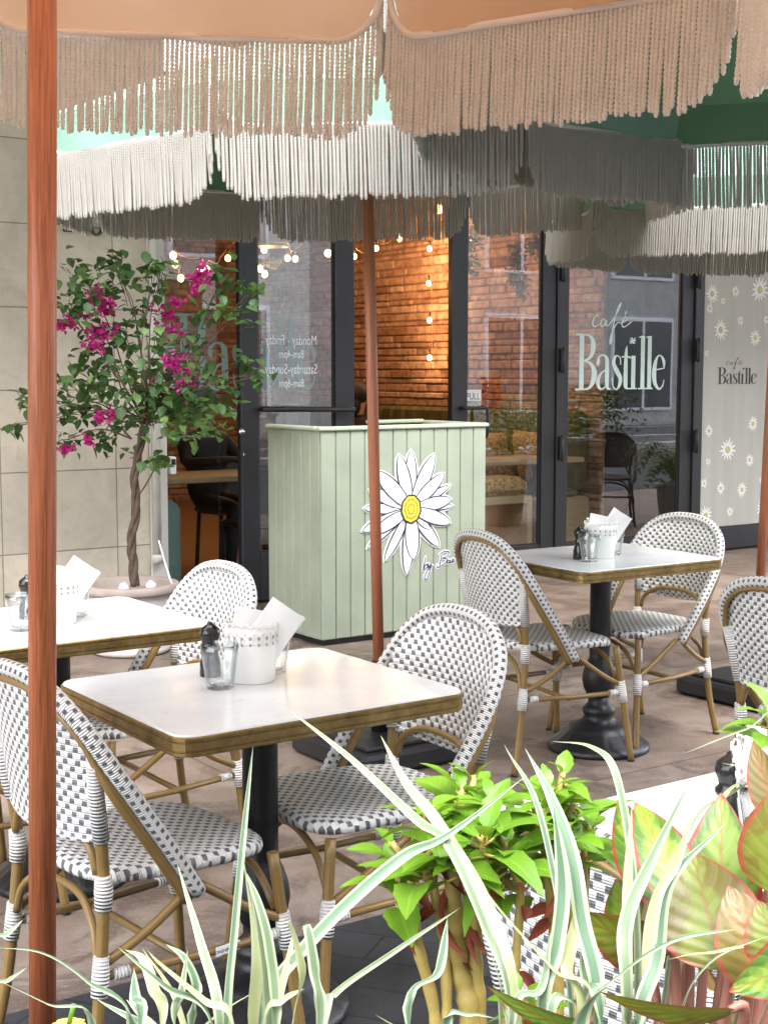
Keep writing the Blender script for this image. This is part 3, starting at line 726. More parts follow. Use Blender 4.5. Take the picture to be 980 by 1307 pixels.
BAST=[[(142,303,36),(142,747,36)],[(95,306,14),(175,306,12)],[(92,744,14),(175,744,12)],
 [(150,306,8),(195,309,18),(228,350,34),(230,420,38),(210,485,24),(150,520,8)],[(150,516,8),(205,530,20),(240,590,38),(238,670,40),(205,732,20),(150,744,8)],
 [(276,555,8),(272,528,26),(280,485,16),(312,468,13),(340,490,27),(346,550,32),(346,690,32),(354,735,22),(378,744,8)],[(346,580,8),(295,620,16),(275,680,28),(282,728,22),(310,744,12),(346,705,7)],
 [(457,545,8),(452,492,10),(427,471,11),(404,492,24),(400,540,30),(428,600,36),(455,655,32),(448,715,24),(422,747,11),(396,715,9),(389,650,7)],
 [(507,390,5),(500,460,26),(499,690,34),(507,735,20),(533,738,7)],[(463,480,12),(533,480,12)],
 [(562,470,34),(562,744,34)],[(527,489,8),(562,482,14)],[(530,741,11),(594,741,11)],
 [(640,306,33),(640,744,33)],[(605,318,8),(640,312,14)],[(604,741,11),(672,741,11)],
 [(697,306,33),(697,744,33)],[(666,318,8),(697,312,14)],[(668,741,11),(727,741,11)],
 [(742,588,9),(822,572,9)],[(822,578,6),(820,515,26),(796,470,12),(768,474,14),(746,530,30),(738,620,36),(748,700,30),(782,746,16),(812,720,10),(824,670,6)]]
CAFE=[[(272,160,9),(258,148,9),(232,180,10),(226,222,10),(246,240,10),(276,222,9)],[(330,190,9),(305,178,9),(288,215,10),(298,238,9),(322,215,9),(334,185,9),(332,225,10),(352,228,9)],
 [(352,228,8),(398,165,9),(436,90,9),(452,42,9),(432,72,9),(405,160,10),(386,260,11),(378,345,12),(370,376,12),(366,345,11),(388,265,9),(425,205,8),(452,205,8)],
 [(452,205,8),(486,190,9),(502,164,9),(488,156,9),(464,192,10),(468,234,10),(500,226,9),(546,186,8)],[(484,138,10),(500,106,9)],
 [(546,322,10),(558,372,10)],[(526,352,10),(580,344,10)],[(534,325,9),(572,370,9)],[(532,372,9),(576,322,9)]]
def placer(px0,py0,px1,py1,V,cx0,cy0,cx1,cy1,off):
    a=atv(px0,py0,V); b=atv(px1,py1,V)
    return lambda x,y,h: (a[0]+(b[0]-a[0])*(x-cx0)/(cx1-cx0), V-off-h, a[2]+(b[2]-a[2])*(y-cy0)/(cy1-cy0))
fn=placer(734.5,426,846.5,497,FV+.022,95,300,826,750,.002)
m=MB(); strokes(m,BAST,fn,.00006); m.build('name_lettering',MT['vinyl'],gp)
m=MB(); strokes(m,CAFE,fn,.00006); m.build('script_lettering',MT['vinyl'],gp)
a=atv(914,478,FV+.026); b=atv(964,490,FV+.026)
fn2=placer(915,469,964,490,FV+.026,95,300,826,750,.0015)
m=MB(); strokes(m,BAST,fn2,.00005); m.build('name_lettering',MT['ink'],film)
m=MB(); strokes(m,CAFE,lambda x,y,h: fn2(x+30,y-20,h),.00005,mul=.9); m.build('script_lettering',MT['ink'],film)
# the same name on the window behind the open door
fn3=placer(222,400,402,497,FV+.03,95,300,826,750,.002)
wl=thing('window_lettering',None,None); wl.parent=sf
m=MB(); strokes(m,BAST,fn3,.00006); m.build('name_lettering',simple('dark mint vinyl',(.26,.36,.33),.6,0,.1,12),wl)  # darker mint than the lettering on the folding pane
# daisies printed on the film
MT['petal']=simple('printed petal',(.74,.73,.68),.6,0,.05,30); MT['dcentre']=simple('printed yellow',(.52,.47,.16),.6); MT['dline']=simple('printed outline',(.27,.26,.21),.6)
def flower_poly(r,ang,w,n=9,r0=.12):
    out=[]; 
    for s in (1,-1):
        rng=range(n) if s>0 else range(n-1,-1,-1)
        for k in rng:
            t=k/(n-1); x=r*(r0+(1-r0)*t); y=s*w*r*math.sin(PI*min(1,t**.8))**.75*.5 if 0<t<1 else 0
            out.append((x*math.cos(ang)-y*math.sin(ang),x*math.sin(ang)+y*math.cos(ang)))
    return out
flowers=[(812,0,0),]
FL=[(908,375,13),(938,372,8),(969,370,17),(922,384,5),(905,394,7),(919,421,14),(944,409,7),(977,408,6),(963,431,12),(901,451,5),(904,550,9),(928,574,16),(960,541,11),(903,589,5),(956,587,9),(978,571,9),(898,617,7),(919,623,9),(946,625,11),(900,658,13),(931,653,7),(972,650,13),(972,612,7),(985,640,9),(995,600,12),(990,450,10),(1000,520,13),(915,330,12),(950,335,14),(985,340,10),(1010,380,15),(935,300,11)]
mp=MB(); rr=random.Random(3)
for i,(px,py,rp) in enumerate(FL):
    u_,_,z_=atv(px,py,FV+.026)
    if not 8.56<u_<9.53: continue
    R_=rp*11.45/1800*1.12; n_=13; a0=rr.uniform(0,1)
    for k in range(n_):
        an=a0+2*PI*k/n_; ln=R_*rr.uniform(.82,1.05)
        for (mi,sc,h) in ((2,1.0,.0004+.00004*k),(0,.90,.0009+.00004*k)):
            pl_=flower_poly(ln*(1 if mi==2 else .96),an,.30*sc if mi==2 else .235)
            mp.add([(u_+x*.95,FV+.026-h,z_+y) for x,y in pl_],[tuple(range(len(pl_)))],None,mi)
    for mi,q,h in ((2,.25,.0018),(1,.21,.0021)):
        mp.add([(u_+R_*q*math.cos(2*PI*j/16),FV+.026-h,z_+R_*q*math.sin(2*PI*j/16)) for j in range(16)],[tuple(range(16))],None,mi)
mp.build('daisy_print',[MT['petal'],MT['dcentre'],MT['dline']],film)

# ------------------------------------------------------------------ host stand with its daisy
sage=simple('sage green paint',(.325,.37,.28),.48,0,.10,5,.25,30); MT['sage']=sage
hs=site('host_stand','sage green boarded host stand with a big white daisy','host stand')
KU0,KU1,KV0,KV1,KH=3.965,5.075,6.235,6.79,1.165
def boards(n,lo,hi,fixed,axis,outer):
    m=MB(); w=(hi-lo)/n
    for k in range(n):
        a=lo+w*k+.0022; b=lo+w*(k+1)-.0022
        if axis=='u': m.bbox((a,min(fixed,outer),.035),(b,max(fixed,outer),KH-.02),.0045)
        else: m.bbox((min(fixed,outer),a,.035),(max(fixed,outer),b,KH-.02),.0045)
    return m
fp=boards(12,KU0,KU1,KV0,'u',KV0+.018).build('front_panel',sage,hs)
boards(6,KV0+.02,KV1,KU0,'v',KU0+.018).build('side_panel',sage,hs); boards(6,KV0+.02,KV1,KU1,'v',KU1-.018).build('side_panel',sage,hs)
m=MB(); m.box((KU0+.02,KV0+.0215,.03),(KU1-.02,KV0+.034,KH-.03)); m.box((KU0+.0215,KV0+.034,.03),(KU0+.034,KV1-.01,KH-.03)); m.box((KU1-.034,KV0+.034,.03),(KU1-.0215,KV1-.01,KH-.03)); m.box((KU0+.035,KV0+.035,.70),(KU1-.035,KV1-.02,.72)); m.box((KU0+.035,KV0+.035,.98),(KU1-.035,KV1-.02,1.0)); m.build('carcass',MT['sage'],hs)
m=MB(); T=.022
m.bbox((KU0-.014,KV0-.014,KH-.02),(KU1+.014,KV0+.045,KH+.004),.007); m.bbox((KU0-.014,KV0+.045,KH-.0195),(KU0+.045,KV1+.01,KH+.0035),.007); m.bbox((KU1-.045,KV0+.045,KH-.0195),(KU1+.014,KV1+.01,KH+.0035),.007)
m.bbox((KU1-.45,KV1-.03,KH-.01),(KU1-.045,KV1+.008,KH+.012),.006)
m.build('top_trim',simple('sage trim paint',(.42,.48,.36),.42,0,.05,4),hs)
m=MB(); m.box((KU0+.03,KV0+.03,.0),(KU1-.03,KV1-.03,.034)); m.build('plinth',MT['black'],hs)
fd=lambda off: (lambda x,y,h: placer(440,560,600,760,KV0,0,0,980,1225,off)(x,y,h))
PET=[(400,128,62),(492,98,58),(672,135,66),(752,282,62),(806,372,40),(812,478,64),(832,528,36),(806,655,66),(716,828,56),(458,1018,58),(512,908,70),(290,905,44),(122,668,58),(158,795,36),(135,505,50),(228,240,72),(178,372,62),(640,690,40),(205,690,60)]
cx,cy=490,530
mb_back=MB();mb_out=MB();mb_w=MB()
order=[4,6,11,13,8,17,14,16,1,9,10,12,18,0,2,3,15,5,7]
def petal(tx,ty,w,grow=0.0):
    L=math.hypot(tx-cx,ty-cy); an=math.atan2(ty-cy,tx-cx); n=12; out=[]
    for s in (1,-1):
        for k in (range(n) if s>0 else range(n-1,-1,-1)):
            t=k/(n-1); x=40+(L-40+grow)*t; wd=(w+grow*2)/2*(math.sin(PI*min(1,.10+.90*t**1.15)))**.60 if t<1 else 0
            wd=max(wd,0); out.append((cx+x*math.cos(an)-s*wd*math.sin(an),cy+x*math.sin(an)+s*wd*math.cos(an)))
    return out
for q,i in enumerate(order):
    tx,ty,w=PET[i]
    mb_back.prism(petal(tx,ty,w*1.55,15),0,.003,lambda x,y,h,q=q: fd(.001)(x,y,h+.00008*q))
    po=petal(tx,ty,w*1.55,4); mb_out.add([fd(.0062)(x,y,.00025*q) for x,y in po],[tuple(range(len(po)))])
    pw=petal(tx,ty,w*1.55-7,-2); mb_out.add([fd(.0063)(x,y,.00025*q) for x,y in pw],[tuple(range(len(pw)))],None,1)
    an=math.atan2(ty-cy,tx-cx)
    if w>40:
        for s in (-.16,.12):
            L=math.hypot(tx-cx,ty-cy); st=[(cx+80*math.cos(an)-s*w*math.sin(an),cy+80*math.sin(an)+s*w*math.cos(an),4),(cx+L*.45*math.cos(an)-s*1.2*w*math.sin(an),cy+L*.45*math.sin(an)+s*1.2*w*math.cos(an),3)]
            for stt in (st,): 
                P=stt; dx,dy=P[1][0]-P[0][0],P[1][1]-P[0][1]; l=math.hypot(dx,dy); nx,ny=-dy/l*1.8,dx/l*1.8
                mb_out.add([fd(.0064)(x,y,.00025*q) for x,y in ((P[0][0]+nx,P[0][1]+ny),(P[1][0]+nx*.5,P[1][1]+ny*.5),(P[1][0]-nx*.5,P[1][1]-ny*.5),(P[0][0]-nx,P[0][1]-ny))],[(0,1,2,3)])
def ell(rx,ry,n=36,wob=0,f=9): return [(cx+rx*(1+wob*math.sin(f*2*PI*k/n))*math.cos(2*PI*k/n),cy+ry*(1+wob*math.sin(f*2*PI*k/n))*math.sin(2*PI*k/n)) for k in range(n)]
for k,(rx,ry,mi,wob) in enumerate(((80,108,0,.02),(68,96,2,.03),(50,72,0,.06),(46,67,2,.05),(26,40,0,.07),(22,35,2,.05))):
    e=ell(rx,ry,36,wob); mb_out.add([fd(.0118+.0003*k)(x,y,0) for x,y in e],[tuple(range(36))],None,mi)
em=mb_back.build('daisy_emblem',simple('white printed board',(.80,.82,.80),.35,0,.02,8),fp)
MT['eink']=simple('navy ink',(.012,.018,.03),.4); MT['ewhite']=simple('printed white',(.78,.80,.86),.35,0,.03,8); MT['eyel']=simple('printed daisy yellow',(.75,.60,.06),.4,0,.05,20)
o=mb_out.build('daisy_drawing',[MT['eink'],MT['ewhite'],MT['eyel']],fp)
BYB=[[(612,895,5),(602,945,6),(594,992,6),(602,972,5),(622,950,6),(624,976,6),(598,992,5)],[(632,945,5),(634,975,6),(652,958,5),(656,945,5),(646,1000,6),(626,1058,6),(606,1062,6),(606,1030,5),(636,985,5),(668,962,4)],
 [(742,885,6),(724,972,7)],[(722,885,5),(760,868,6),(798,874,6),(786,902,6),(744,918,5)],[(744,918,5),(780,925,6),(774,952,6),(730,978,6),(704,984,5),(702,962,4)],
 [(806,938,5),(788,936,6),(784,958,6),(800,955,5),(810,938,5),(808,958,5),(820,954,4)],[(820,954,4),(838,942,5),(834,930,5),(822,940,5),(826,957,5),(850,942,4)]]
m=MB(); strokes(m,BYB,fd(.002),.00008,6,1.0,17); m.build('lettering_border',MT['ewhite'],fp)
m=MB(); strokes(m,BYB,fd(.004),.00008,6,1.1); m.build('lettering',MT['eink'],fp)

# ------------------------------------------------------------------ the room behind the glass
m=MB(); m.box((-2,7.85,.0),(12,14.3,.008)); o=m.build('interior_floor',wood('oak boards',(.19,.095,.035),(.33,.185,.08),(1.2,14,14),.35)); o.rotation_euler=(0,0,AX); tag(o,kind='structure')
m=MB(); m.box((-2,7.87,3.2),(12,14.6,3.25)); o=m.build('interior_ceiling',wood('warm ceiling boards',(.24,.11,.045),(.36,.19,.09),(1.2,10,10),.5)); o.rotation_euler=(0,0,AX); tag(o,kind='structure')
MT['dark']=simple('dark wall paint',(.035,.030,.028),.8)
iw=site('interior_side_wall','dark wall at the far end of the cafe room, behind glass','wall')
m=MB(); m.box((-2.1,8.2,0),(-2,14.6,3.2)); m.box((9.75,8.1,0),(9.85,14.6,3.2)); m.build('plaster',MT['dark'],iw)
def slabs(name,label,fn,length,seed):
    w=site(name,label,'brick wall'); r=random.Random(seed); m=MB()
    z=0.0
    while z<3.2:
        h=r.uniform(.050,.092); x=-r.uniform(0,.3)
        while x<length:
            l=r.uniform(.16,.62); a,b=max(0,x),min(length,x+l)
            if b-a>.02:
                d=r.uniform(.014,.040); M,lo,hi=fn(a+.005,b-.005,z+.002+r.uniform(0,.004),min(3.2,z+h)-.002-r.uniform(0,.004),d); m.bbox(lo,hi,.011,r.choice((0,0,0,1,1,2)))
            x+=l
        z+=h
    m.build('bricks',[simple('fired clay brick',(.33,.18,.11),.9,0,.45,14,1.0,30),simple('pale clay brick',(.40,.245,.16),.9,0,.45,14,1.0,30),simple('dark clay brick',(.24,.115,.062),.9,0,.45,14,1.0,30)],w)
    m=MB(); M,lo,hi=fn(0,length,0,3.2,.004); m.box(lo,hi); m.build('mortar',simple('brown mortar',(.26,.145,.09),.9),w)
slabs('brick_wall','orange slab brick wall running back along the right side of the room, with hanging bulbs',lambda a,b,z0,z1,d:(None,(8.40-d,8.75+a,z0),(8.42,8.75+b,z1)),5.5,5)
slabs('brick_wall','orange slab brick wall across the back of the room, seen behind the bougainvillea',lambda a,b,z0,z1,d:(None,(-1.9+a,14.3-d,z0),(-1.9+b,14.32,z1)),10.5,6)
# lights on strings
def atu(px,py,U):
    r=ray(px,py); ru,rv=uvof(r); t=U/ru; return (U,rv*t,CAM_H+r[2]*t)
MT['bulb']=emit('lit filament bulb',(1.0,.60,.22),10.0)
MT['cable']=simple('copper cable',(.45,.22,.08),.5)
def strand(label,pts,cable,energy):
    t=site('string_light',label,'string lights',group='warm bulbs hung in the cafe')
    m=MB(); m.tube(cable,.0025,5); m.build('cable',MT['cable'],t)
    for p in pts:
        b=MB(); b.ball((p[0],p[1],p[2]-.035),.024,12,8,sc=(1,1,1.15)); bo=b.build('bulb',MT['bulb'],t); s=MB(); s.lathe([(.013,p[2]+.0),(.013,p[2]+.035),(.006,p[2]+.045)],10,(p[0],p[1],0)); s.build('socket',MT['black'],bo)
    return t
P=[atu(548+dx,py,8.27) for dx,py in ((0,313),(-1,357),(0,404),(0,452))]
strand('vertical string of four glowing bulbs hanging on the brick wall',P,smooth_path([(8.30,P[0][1],3.0)]+[(8.30,p[1],p[2]+.04) for p in P],4),1)
def swag(label,px):
    pts=[atv(a,b,V) for a,b,V in px]; pts.sort(key=lambda p:p[0])
    cab=[(pts[0][0]-.6,pts[0][1],2.95)]
    for a,b in zip(pts,pts[1:]+[None]):
        cab.append((a[0],a[1],a[2]+.045))
        if b and b[0]-a[0]>.02: cab.append(((a[0]+b[0])/2,(a[1]+b[1])/2,min(a[2],b[2])+.03))
    cab.append((pts[-1][0]+.6,pts[-1][1],2.95)); return strand(label,pts,smooth_path(cab,3),1)
swag('swag of glowing bulbs under the ceiling, behind the fixed window',[(221,320,9.4),(224,331,9.6),(256,337,9.8),(264,338,9.9),(231,349,9.5),(291,324,10.2)])
swag('swag of glowing bulbs under the ceiling, behind the open door',[(337,313,9.6),(367,324,10.2),(377,325,10.3),(332,337,9.6),(338,344,9.7)])
swag('glowing bulb beside the umbrella pole, inside the doorway',[(452,322,10.4),(480,312,10.8),(510,300,11.0)])
def lamp(u,v,z,e,c=(1,.60,.29),r=.05):
    L=bpy.data.lights.new('bulb_glow','POINT'); L.energy=e; L.color=c; L.shadow_soft_size=r; o=bpy.data.objects.new('bulb_glow',L); COL.objects.link(o); o.location=xy(u,v,z); return o
for p in P: lamp(p[0]-.10,p[1]-.02,p[2]-.02,3.5)
for px,py,V,e in ((224,331,9.6,26),(264,338,9.9,26),(367,324,10.2,30),(338,344,9.7,22),(452,322,10.4,34),(505,300,11.0,34)):
    q=atv(px,py,V); lamp(q[0],q[1],q[2]-.07,e*.26)
for q in ((7.6,9.6,2.5,40),(7.4,11.5,2.5,50),(4.6,12.6,2.5,50),(6.6,8.7,2.6,26)): 
    lamp(*q[:3],q[3]*.24)
# three hanging globe lamps that carry those lights
for (u,v,z),lb in (((7.6,9.6,2.5),'round bulb hung high in front of the brick wall'),((7.4,11.5,2.5),'round bulb hung deep in the room before the brick wall'),((4.6,12.6,2.5),'round bulb hung at the back of the room'),((6.6,8.7,2.6),'round bulb hung just inside the pull door')):
    t=site('pendant_bulb',lb,'bulb'); b=MB(); b.ball((u,v,z+.09),.035,12,8); b.build('bulb',MT['bulb'],t); b=MB(); b.tube([(u,v,z+.13),(u,v,3.0)],.004,5); b.build('cable',MT['black'],t)
q=atv(345,291,9.3); t=site('bell_lamp','golden bell shaped pendant lamp behind the open door','lamp')
b=MB(); b.lathe([(.145,-.14),(.13,-.10),(.08,.0),(.05,.07),(.02,.11),(1e-4,.115)],20,(q[0],q[1],q[2])); b.build('shade',simple('gilt shade',(.50,.33,.07),.35,.6),t); b=MB(); b.tube([(q[0],q[1],q[2]+.11),(q[0],q[1],3.0)],.005,6); b.build('cable',MT['black'],t)
# furniture inside
OAK=wood('pale oak',(.36,.25,.13),(.48,.36,.20),(1.5,12,12),.4)
def inner_table(label,u0,u1,v0,v1,z,legs):
    t=site('dining_table',label,'table',group='oak tables inside the cafe'); m=MB(); m.bbox((u0,v0,z-.04),(u1,v1,z),.006); m.build('tabletop',OAK,t)
    m=MB(); cu,cv=(u0+u1)/2,(v0+v1)/2
    for a in (u0+.22,u1-.22) if u1-u0>1 else (cu,): m.bbox((a-.045,cv-.045,.03),(a+.045,cv+.045,z-.04),.006); m.bbox((a-.05,v0+.08,.008),(a+.05,v1-.08,.035),.006)
    m.build('pedestal',MT['iron'],t); return t
inner_table('oak table behind the fixed window beside the bougainvillea',3.95,5.3,8.35,8.95,.76,0)
inner_table('oak table behind the pull door in front of the brick wall',6.75,8.0,8.55,9.15,.76,0)
def cushion(label,u,v,z,w,h,d,tilt,c,group=None):
    t=MB(); P=[]
    n=13
    for s in (1,-1):
        P=[]
        for i in range(n):
            r=[]
            for j in range(n):
                a,b=-1+2*i/(n-1),-1+2*j/(n-1)
                k=(1-a**4)*(1-b**4); e=1-.10*(1-abs(a)**2)*(abs(b)**6)-.10*(1-abs(b)**2)*abs(a)**6
                r.append((s*d/2*max(k,0)**.45, b*w/2*(1-.06*(1-a*a)*abs(b)**4), a*h/2*(1-.06*(1-b*b)*abs(a)**4)))
            P.append(r if s>0 else r[::-1])
        t.grid(P)
    o=t.build('cushion',c); o.matrix_world=Matrix.Translation(xy(u,v,z))@Matrix.Rotation(AX,4,'Z')@Matrix.Rotation(tilt,4,'Y'); return tag(o,label,'cushion',group)
nn=N('speckled cushion'); v_=nn.coord(); nn.set(Base_Color=nn.ramp(nn.noise(v_,38,4,.7),[(.42,(.24,.13,.035)),(.5,(.42,.26,.09)),(.62,(.58,.42,.20))]),Roughness=.95); MT['speck']=nn.m
MT['moss']=simple('moss velvet',(.075,.070,.018),.8,0,.3,10,.2,60)
bn=site('banquette','moss green button backed banquette along the brick wall','bench')
m=MB(); m.bbox((7.75,8.85,.008),(8.36,13.9,.40),.02); m.build('plinth',OAK,bn); m=MB(); m.bbox((7.70,8.85,.402),(8.22,13.9,.47),.03); m.build('seat_pad',MT['moss'],bn)
m=MB()
for k in range(26): m.bbox((8.20,8.86+k*.194,.46),(8.345,8.86+k*.194+.186,1.12),.03)
m.build('backrest',MT['moss'],bn)
u_,v_,z_=atu(668,575,7.95); cushion('square speckled ochre cushion behind the pull door glass',7.98,9.12,.74,.50,.46,.20,-.25,MT['speck'],'speckled cushions on the banquette')
cushion('second speckled cushion, partly hidden by the host stand edge',8.02,9.75,.72,.48,.44,.20,-.25,MT['speck'],'speckled cushions on the banquette')
q=atv(672,632,8.35); st=site('low_stool','low oak framed seat with a brown cushion seen behind the pull door','stool')
m=MB(); 
for a in (0,1): m.bbox((6.55+a*.50,8.16,.008),(6.60+a*.50,8.52,.52),.006)
m.bbox((6.60,8.16,.46),(7.05,8.52,.52),.006); m.build('frame',OAK,st); m=MB(); m.bbox((6.56,8.17,.522),(7.09,8.51,.66),.05); m.build('pad',MT['speck'],st)
tl=site('lounge_chair','teal upholstered chair with a rounded back, just inside the fixed window','chair')
m=MB(); 
P=[]
for i in range(13):
    a=PI*i/12; P.append([(3.885-.215*math.cos(a),8.0+.16*(1-math.sin(a)),zz) for zz in (.10,.40,.62-.10*abs(math.cos(a))**3,.66-.12*abs(math.cos(a))**3)])
for off,flip in ((0,1),(.05,-1)):
    m.grid([[ (x,y+off*1.0,z-off*.3) for x,y,z in r] for r in (P if flip>0 else P[::-1])])
m.build('backrest',simple('teal upholstery',(.17,.26,.25),.75,0,.06,6),tl); m=MB(); m.bbox((3.72,8.06,.28),(4.05,8.24,.42),.04); m.build('seat',simple('teal seat cloth',(.17,.26,.25),.8),tl)
m=MB()
for a in (3.72,4.04): m.tube([(a,8.1,.008),(a,8.1,.3)],.012,8)
m.build('leg',MT['iron'],tl)
for (u,v),lb in (((4.75,8.25),'dark dining chair at the oak table behind the fixed window'),((5.05,9.2),'dark dining chair on the far side of the oak table')):
    t=site('dining_chair',lb,'chair',group='dark chairs inside the cafe'); m=MB(); m.bbox((u-.2,v-.2,.42),(u+.2,v+.2,.46),.01); m.build('seat',MT['iron'],t)
    for a in (-.17,.17):
        for b_ in (-.17,.17): m=MB(); m.tube([(u+a*1.1,v+b_*1.1,.008),(u+a,v+b_,.42)],.016,8); m.build('leg',MT['iron'],t)
    s=-1 if v<8.7 else 1
    m=MB(); m.bbox((u-.2,v+s*.19-.015,.50),(u+.2,v+s*.19+.015,.86),.012); m.build('backrest',MT['iron'],t)
# seated guests: one continuous skinned body each
def person(label,uv,face,pose,skin,hairc,topc):
    J=pose; me=bpy.data.meshes.new('person'); me.from_pydata([j[0] for j in J],[(j[2],i) for i,j in enumerate(J) if j[2] is not None],[])
    o=bpy.data.objects.new('person',me); COL.objects.link(o); o.location=xy(*uv,0); o.rotation_euler=(0,0,AX+face)
    sk=o.modifiers.new('Skin','SKIN'); sk.use_smooth_shade=True
    for i,j in enumerate(J): me.skin_vertices[0].data[i].radius=(j[1],j[1]); 
    me.skin_vertices[0].data[0].use_root=True
    sb=o.modifiers.new('Sub','SUBSURF'); sb.levels=1; sb.render_levels=2
    n=N('guest '+label[:12]); sp=n.n('ShaderNodeSeparateXYZ'); n.l(n.coord(),sp.inputs[0])
    isk=n.math('GREATER_THAN',sp.outputs[2],1.055); n.set(Base_Color=n.mix(isk,topc,skin),Roughness=.7); me.materials.append(n.m)
    tag(o,label,'person'); hd=J[5][0]
    m=MB(); m.ball((hd[0]-.022,hd[1],hd[2]+.035),.112,16,10,sc=(.98,.86,1.05)); m.ball((hd[0]-.07,hd[1],hd[2]-.07),.075,12,8,sc=(.7,1,1.5)); m.build('hair',simple('hair',hairc,.6),o)
    m=MB()
    for s in (1,-1): m.ball((hd[0]+.088,hd[1]+s*.034,hd[2]+.005),.011,8,6)
    m.build('eyes',MT['ink'],o); m=MB(); m.ball((hd[0]+.102,hd[1],hd[2]-.022),.014,8,6,sc=(1,.8,1.4)); m.build('nose',simple('skin tone',skin,.6),o)
    return o
def sit(armL,armR):
    J=[((0,0,.52),.13,None),((.0,0,.72),.135,0),((0,0,.90),.14,1),((.01,0,1.03),.075,2),((.02,0,1.10),.052,3),((.035,0,1.22),.095,4)]
    for s,arm in ((1,armL),(-1,armR)):
        b=len(J); J+=[((.01,.17*s,.97),.062,2),(arm[0],.048,b),(arm[1],.036,b+1),(arm[2],.034,b+2)]
        # palm then curled fingers and thumb
        p=Vector(arm[2]); d=(p-Vector(arm[1])).normalized()
        for k,(yy,ln) in enumerate(((-.030,.055),(-.010,.065),(.010,.062),(.030,.048))):
            c=len(J); J.append((tuple(p+d*.045+Vector((0,yy,0))),.0095,b+3)); J.append((tuple(p+d*(.045+ln*.6)+Vector((0,yy,-.018))),.008,c))
        J.append((tuple(p+d*.02+Vector((0,-.045*s,.012))),.010,b+3))
        b2=len(J); J+=[((.10,.10*s,.50),.085,0),((.46,.11*s,.50),.062,b2),((.44,.11*s,.25),.048,b2+1),((.42,.11*s,.06),.04,b2+2),((.53,.12*s,.045),.035,b2+3)]
    return J
person('guest in dark clothes seated at the oak table behind the fixed window',(4.88,9.28),-PI/2+.2,sit([(.12,.25,.80),(.33,.12,.82),(.37,.07,.84)],[(.10,-.26,.80),(.30,-.14,.82),(.36,-.06,.83)]),(.36,.20,.13),(.015,.011,.010),(.016,.017,.022))
u_,v_,z_=atv(455,505,11.2)
person('dark haired guest seated deep inside, seen above the host stand beside the pole',(u_,11.2),0.2,sit([(.12,.25,.80),(.30,.14,.86),(.34,.05,.93)],[(.10,-.26,.80),(.30,-.12,.86),(.36,-.04,.92)]),(.40,.22,.14),(.012,.009,.008),(.03,.022,.02))
inner_table('oak table deep inside in front of the dark haired guest',u_+.2,u_+.9,10.75,11.5,.76,0)
b=MB(); b.lathe([(.05,.762),(.09,.80),(.10,.82),(.085,.815),(1e-4,.775)],16); b.ball((0,0,.84),.06,10,7,sc=(1.2,1,.7)); o=b.build('fruit_bowl',simple('orange fruit',(.75,.25,.03),.5)); o.location=xy(u_+.42,11.05,.22-.22); tag(o,'bowl heaped with orange food on the table inside the doorway','bowl')

# ------------------------------------------------------------------ leaves
def leaf(m,base,tip,w,side,drop=.15,fold=.25,nl=7,mi=0,shape=.8,curl=0.0,tooth=0.0):
    base,tip=Vector(base),Vector(tip); d=tip-base; L=d.length; t=d.normalized(); s=Vector(side); s=(s-t*s.dot(t))
    s=s.normalized() if s.length>1e-4 else t.orthogonal().normalized()
    n=t.cross(s); P=[];U=[]
    for i in range(nl+1):
        f=i/nl; ww=w/2*max(.02,math.sin(PI*min(1,f**shape)))**.85 if i<nl else w*.01
        if tooth: ww*=1+tooth*(1 if i%2 else -1)
        c=base+d*f+n*(-drop*L*(f*f))+n*(curl*L*math.sin(PI*f))
        P.append([c+s*ww*q+n*(fold*ww*abs(q)) for q in (-1,-.5,0,.5,1)]); U.append([((q+1)/2,f) for q in (-1,-.5,0,.5,1)])
    m.grid(P,U,mi)
def leaf_mat(name,c1,c2,through,fac=.35,rough=.42,vein=.25,scale=9):
    n=N(name); v=n.coord(); sep=n.n('ShaderNodeSeparateXYZ'); n.l(n.coord('UV'),sep.inputs[0])
    col=n.ramp(n.noise(v,scale,4),[(.3,c1),(.7,c2)])
    mid=n.math('LESS_THAN',n.math('ABSOLUTE',n.math('SUBTRACT',sep.outputs[0],.5)),.04)
    ax=n.math('ABSOLUTE',n.math('SUBTRACT',sep.outputs[0],.5))
    sv=n.math('SINE',n.math('MULTIPLY',n.math('SUBTRACT',sep.outputs[1],n.math('MULTIPLY',ax,.5)),52))
    sv=n.ramp(sv,[(.86,0.0),(.98,1.0)])
    k=n.math('MULTIPLY',n.math('MAXIMUM',mid,n.math('MULTIPLY',sv,.5)),vein)
    col=n.mix(k,col,tuple(min(1,x*1.7+.04) for x in c2)); col=n.mix(n.ramp(n.noise(v,scale*7,4,.7),[(.66,0.0),(.76,.7)]),col,tuple(x*.45+q for x,q in zip(c1,(.06,.03,.008)))); n.set(Base_Color=col,Roughness=rough); n.bump(sv,-.25,.004); n.trans(n.mix(.5,col,through),fac); return n.m

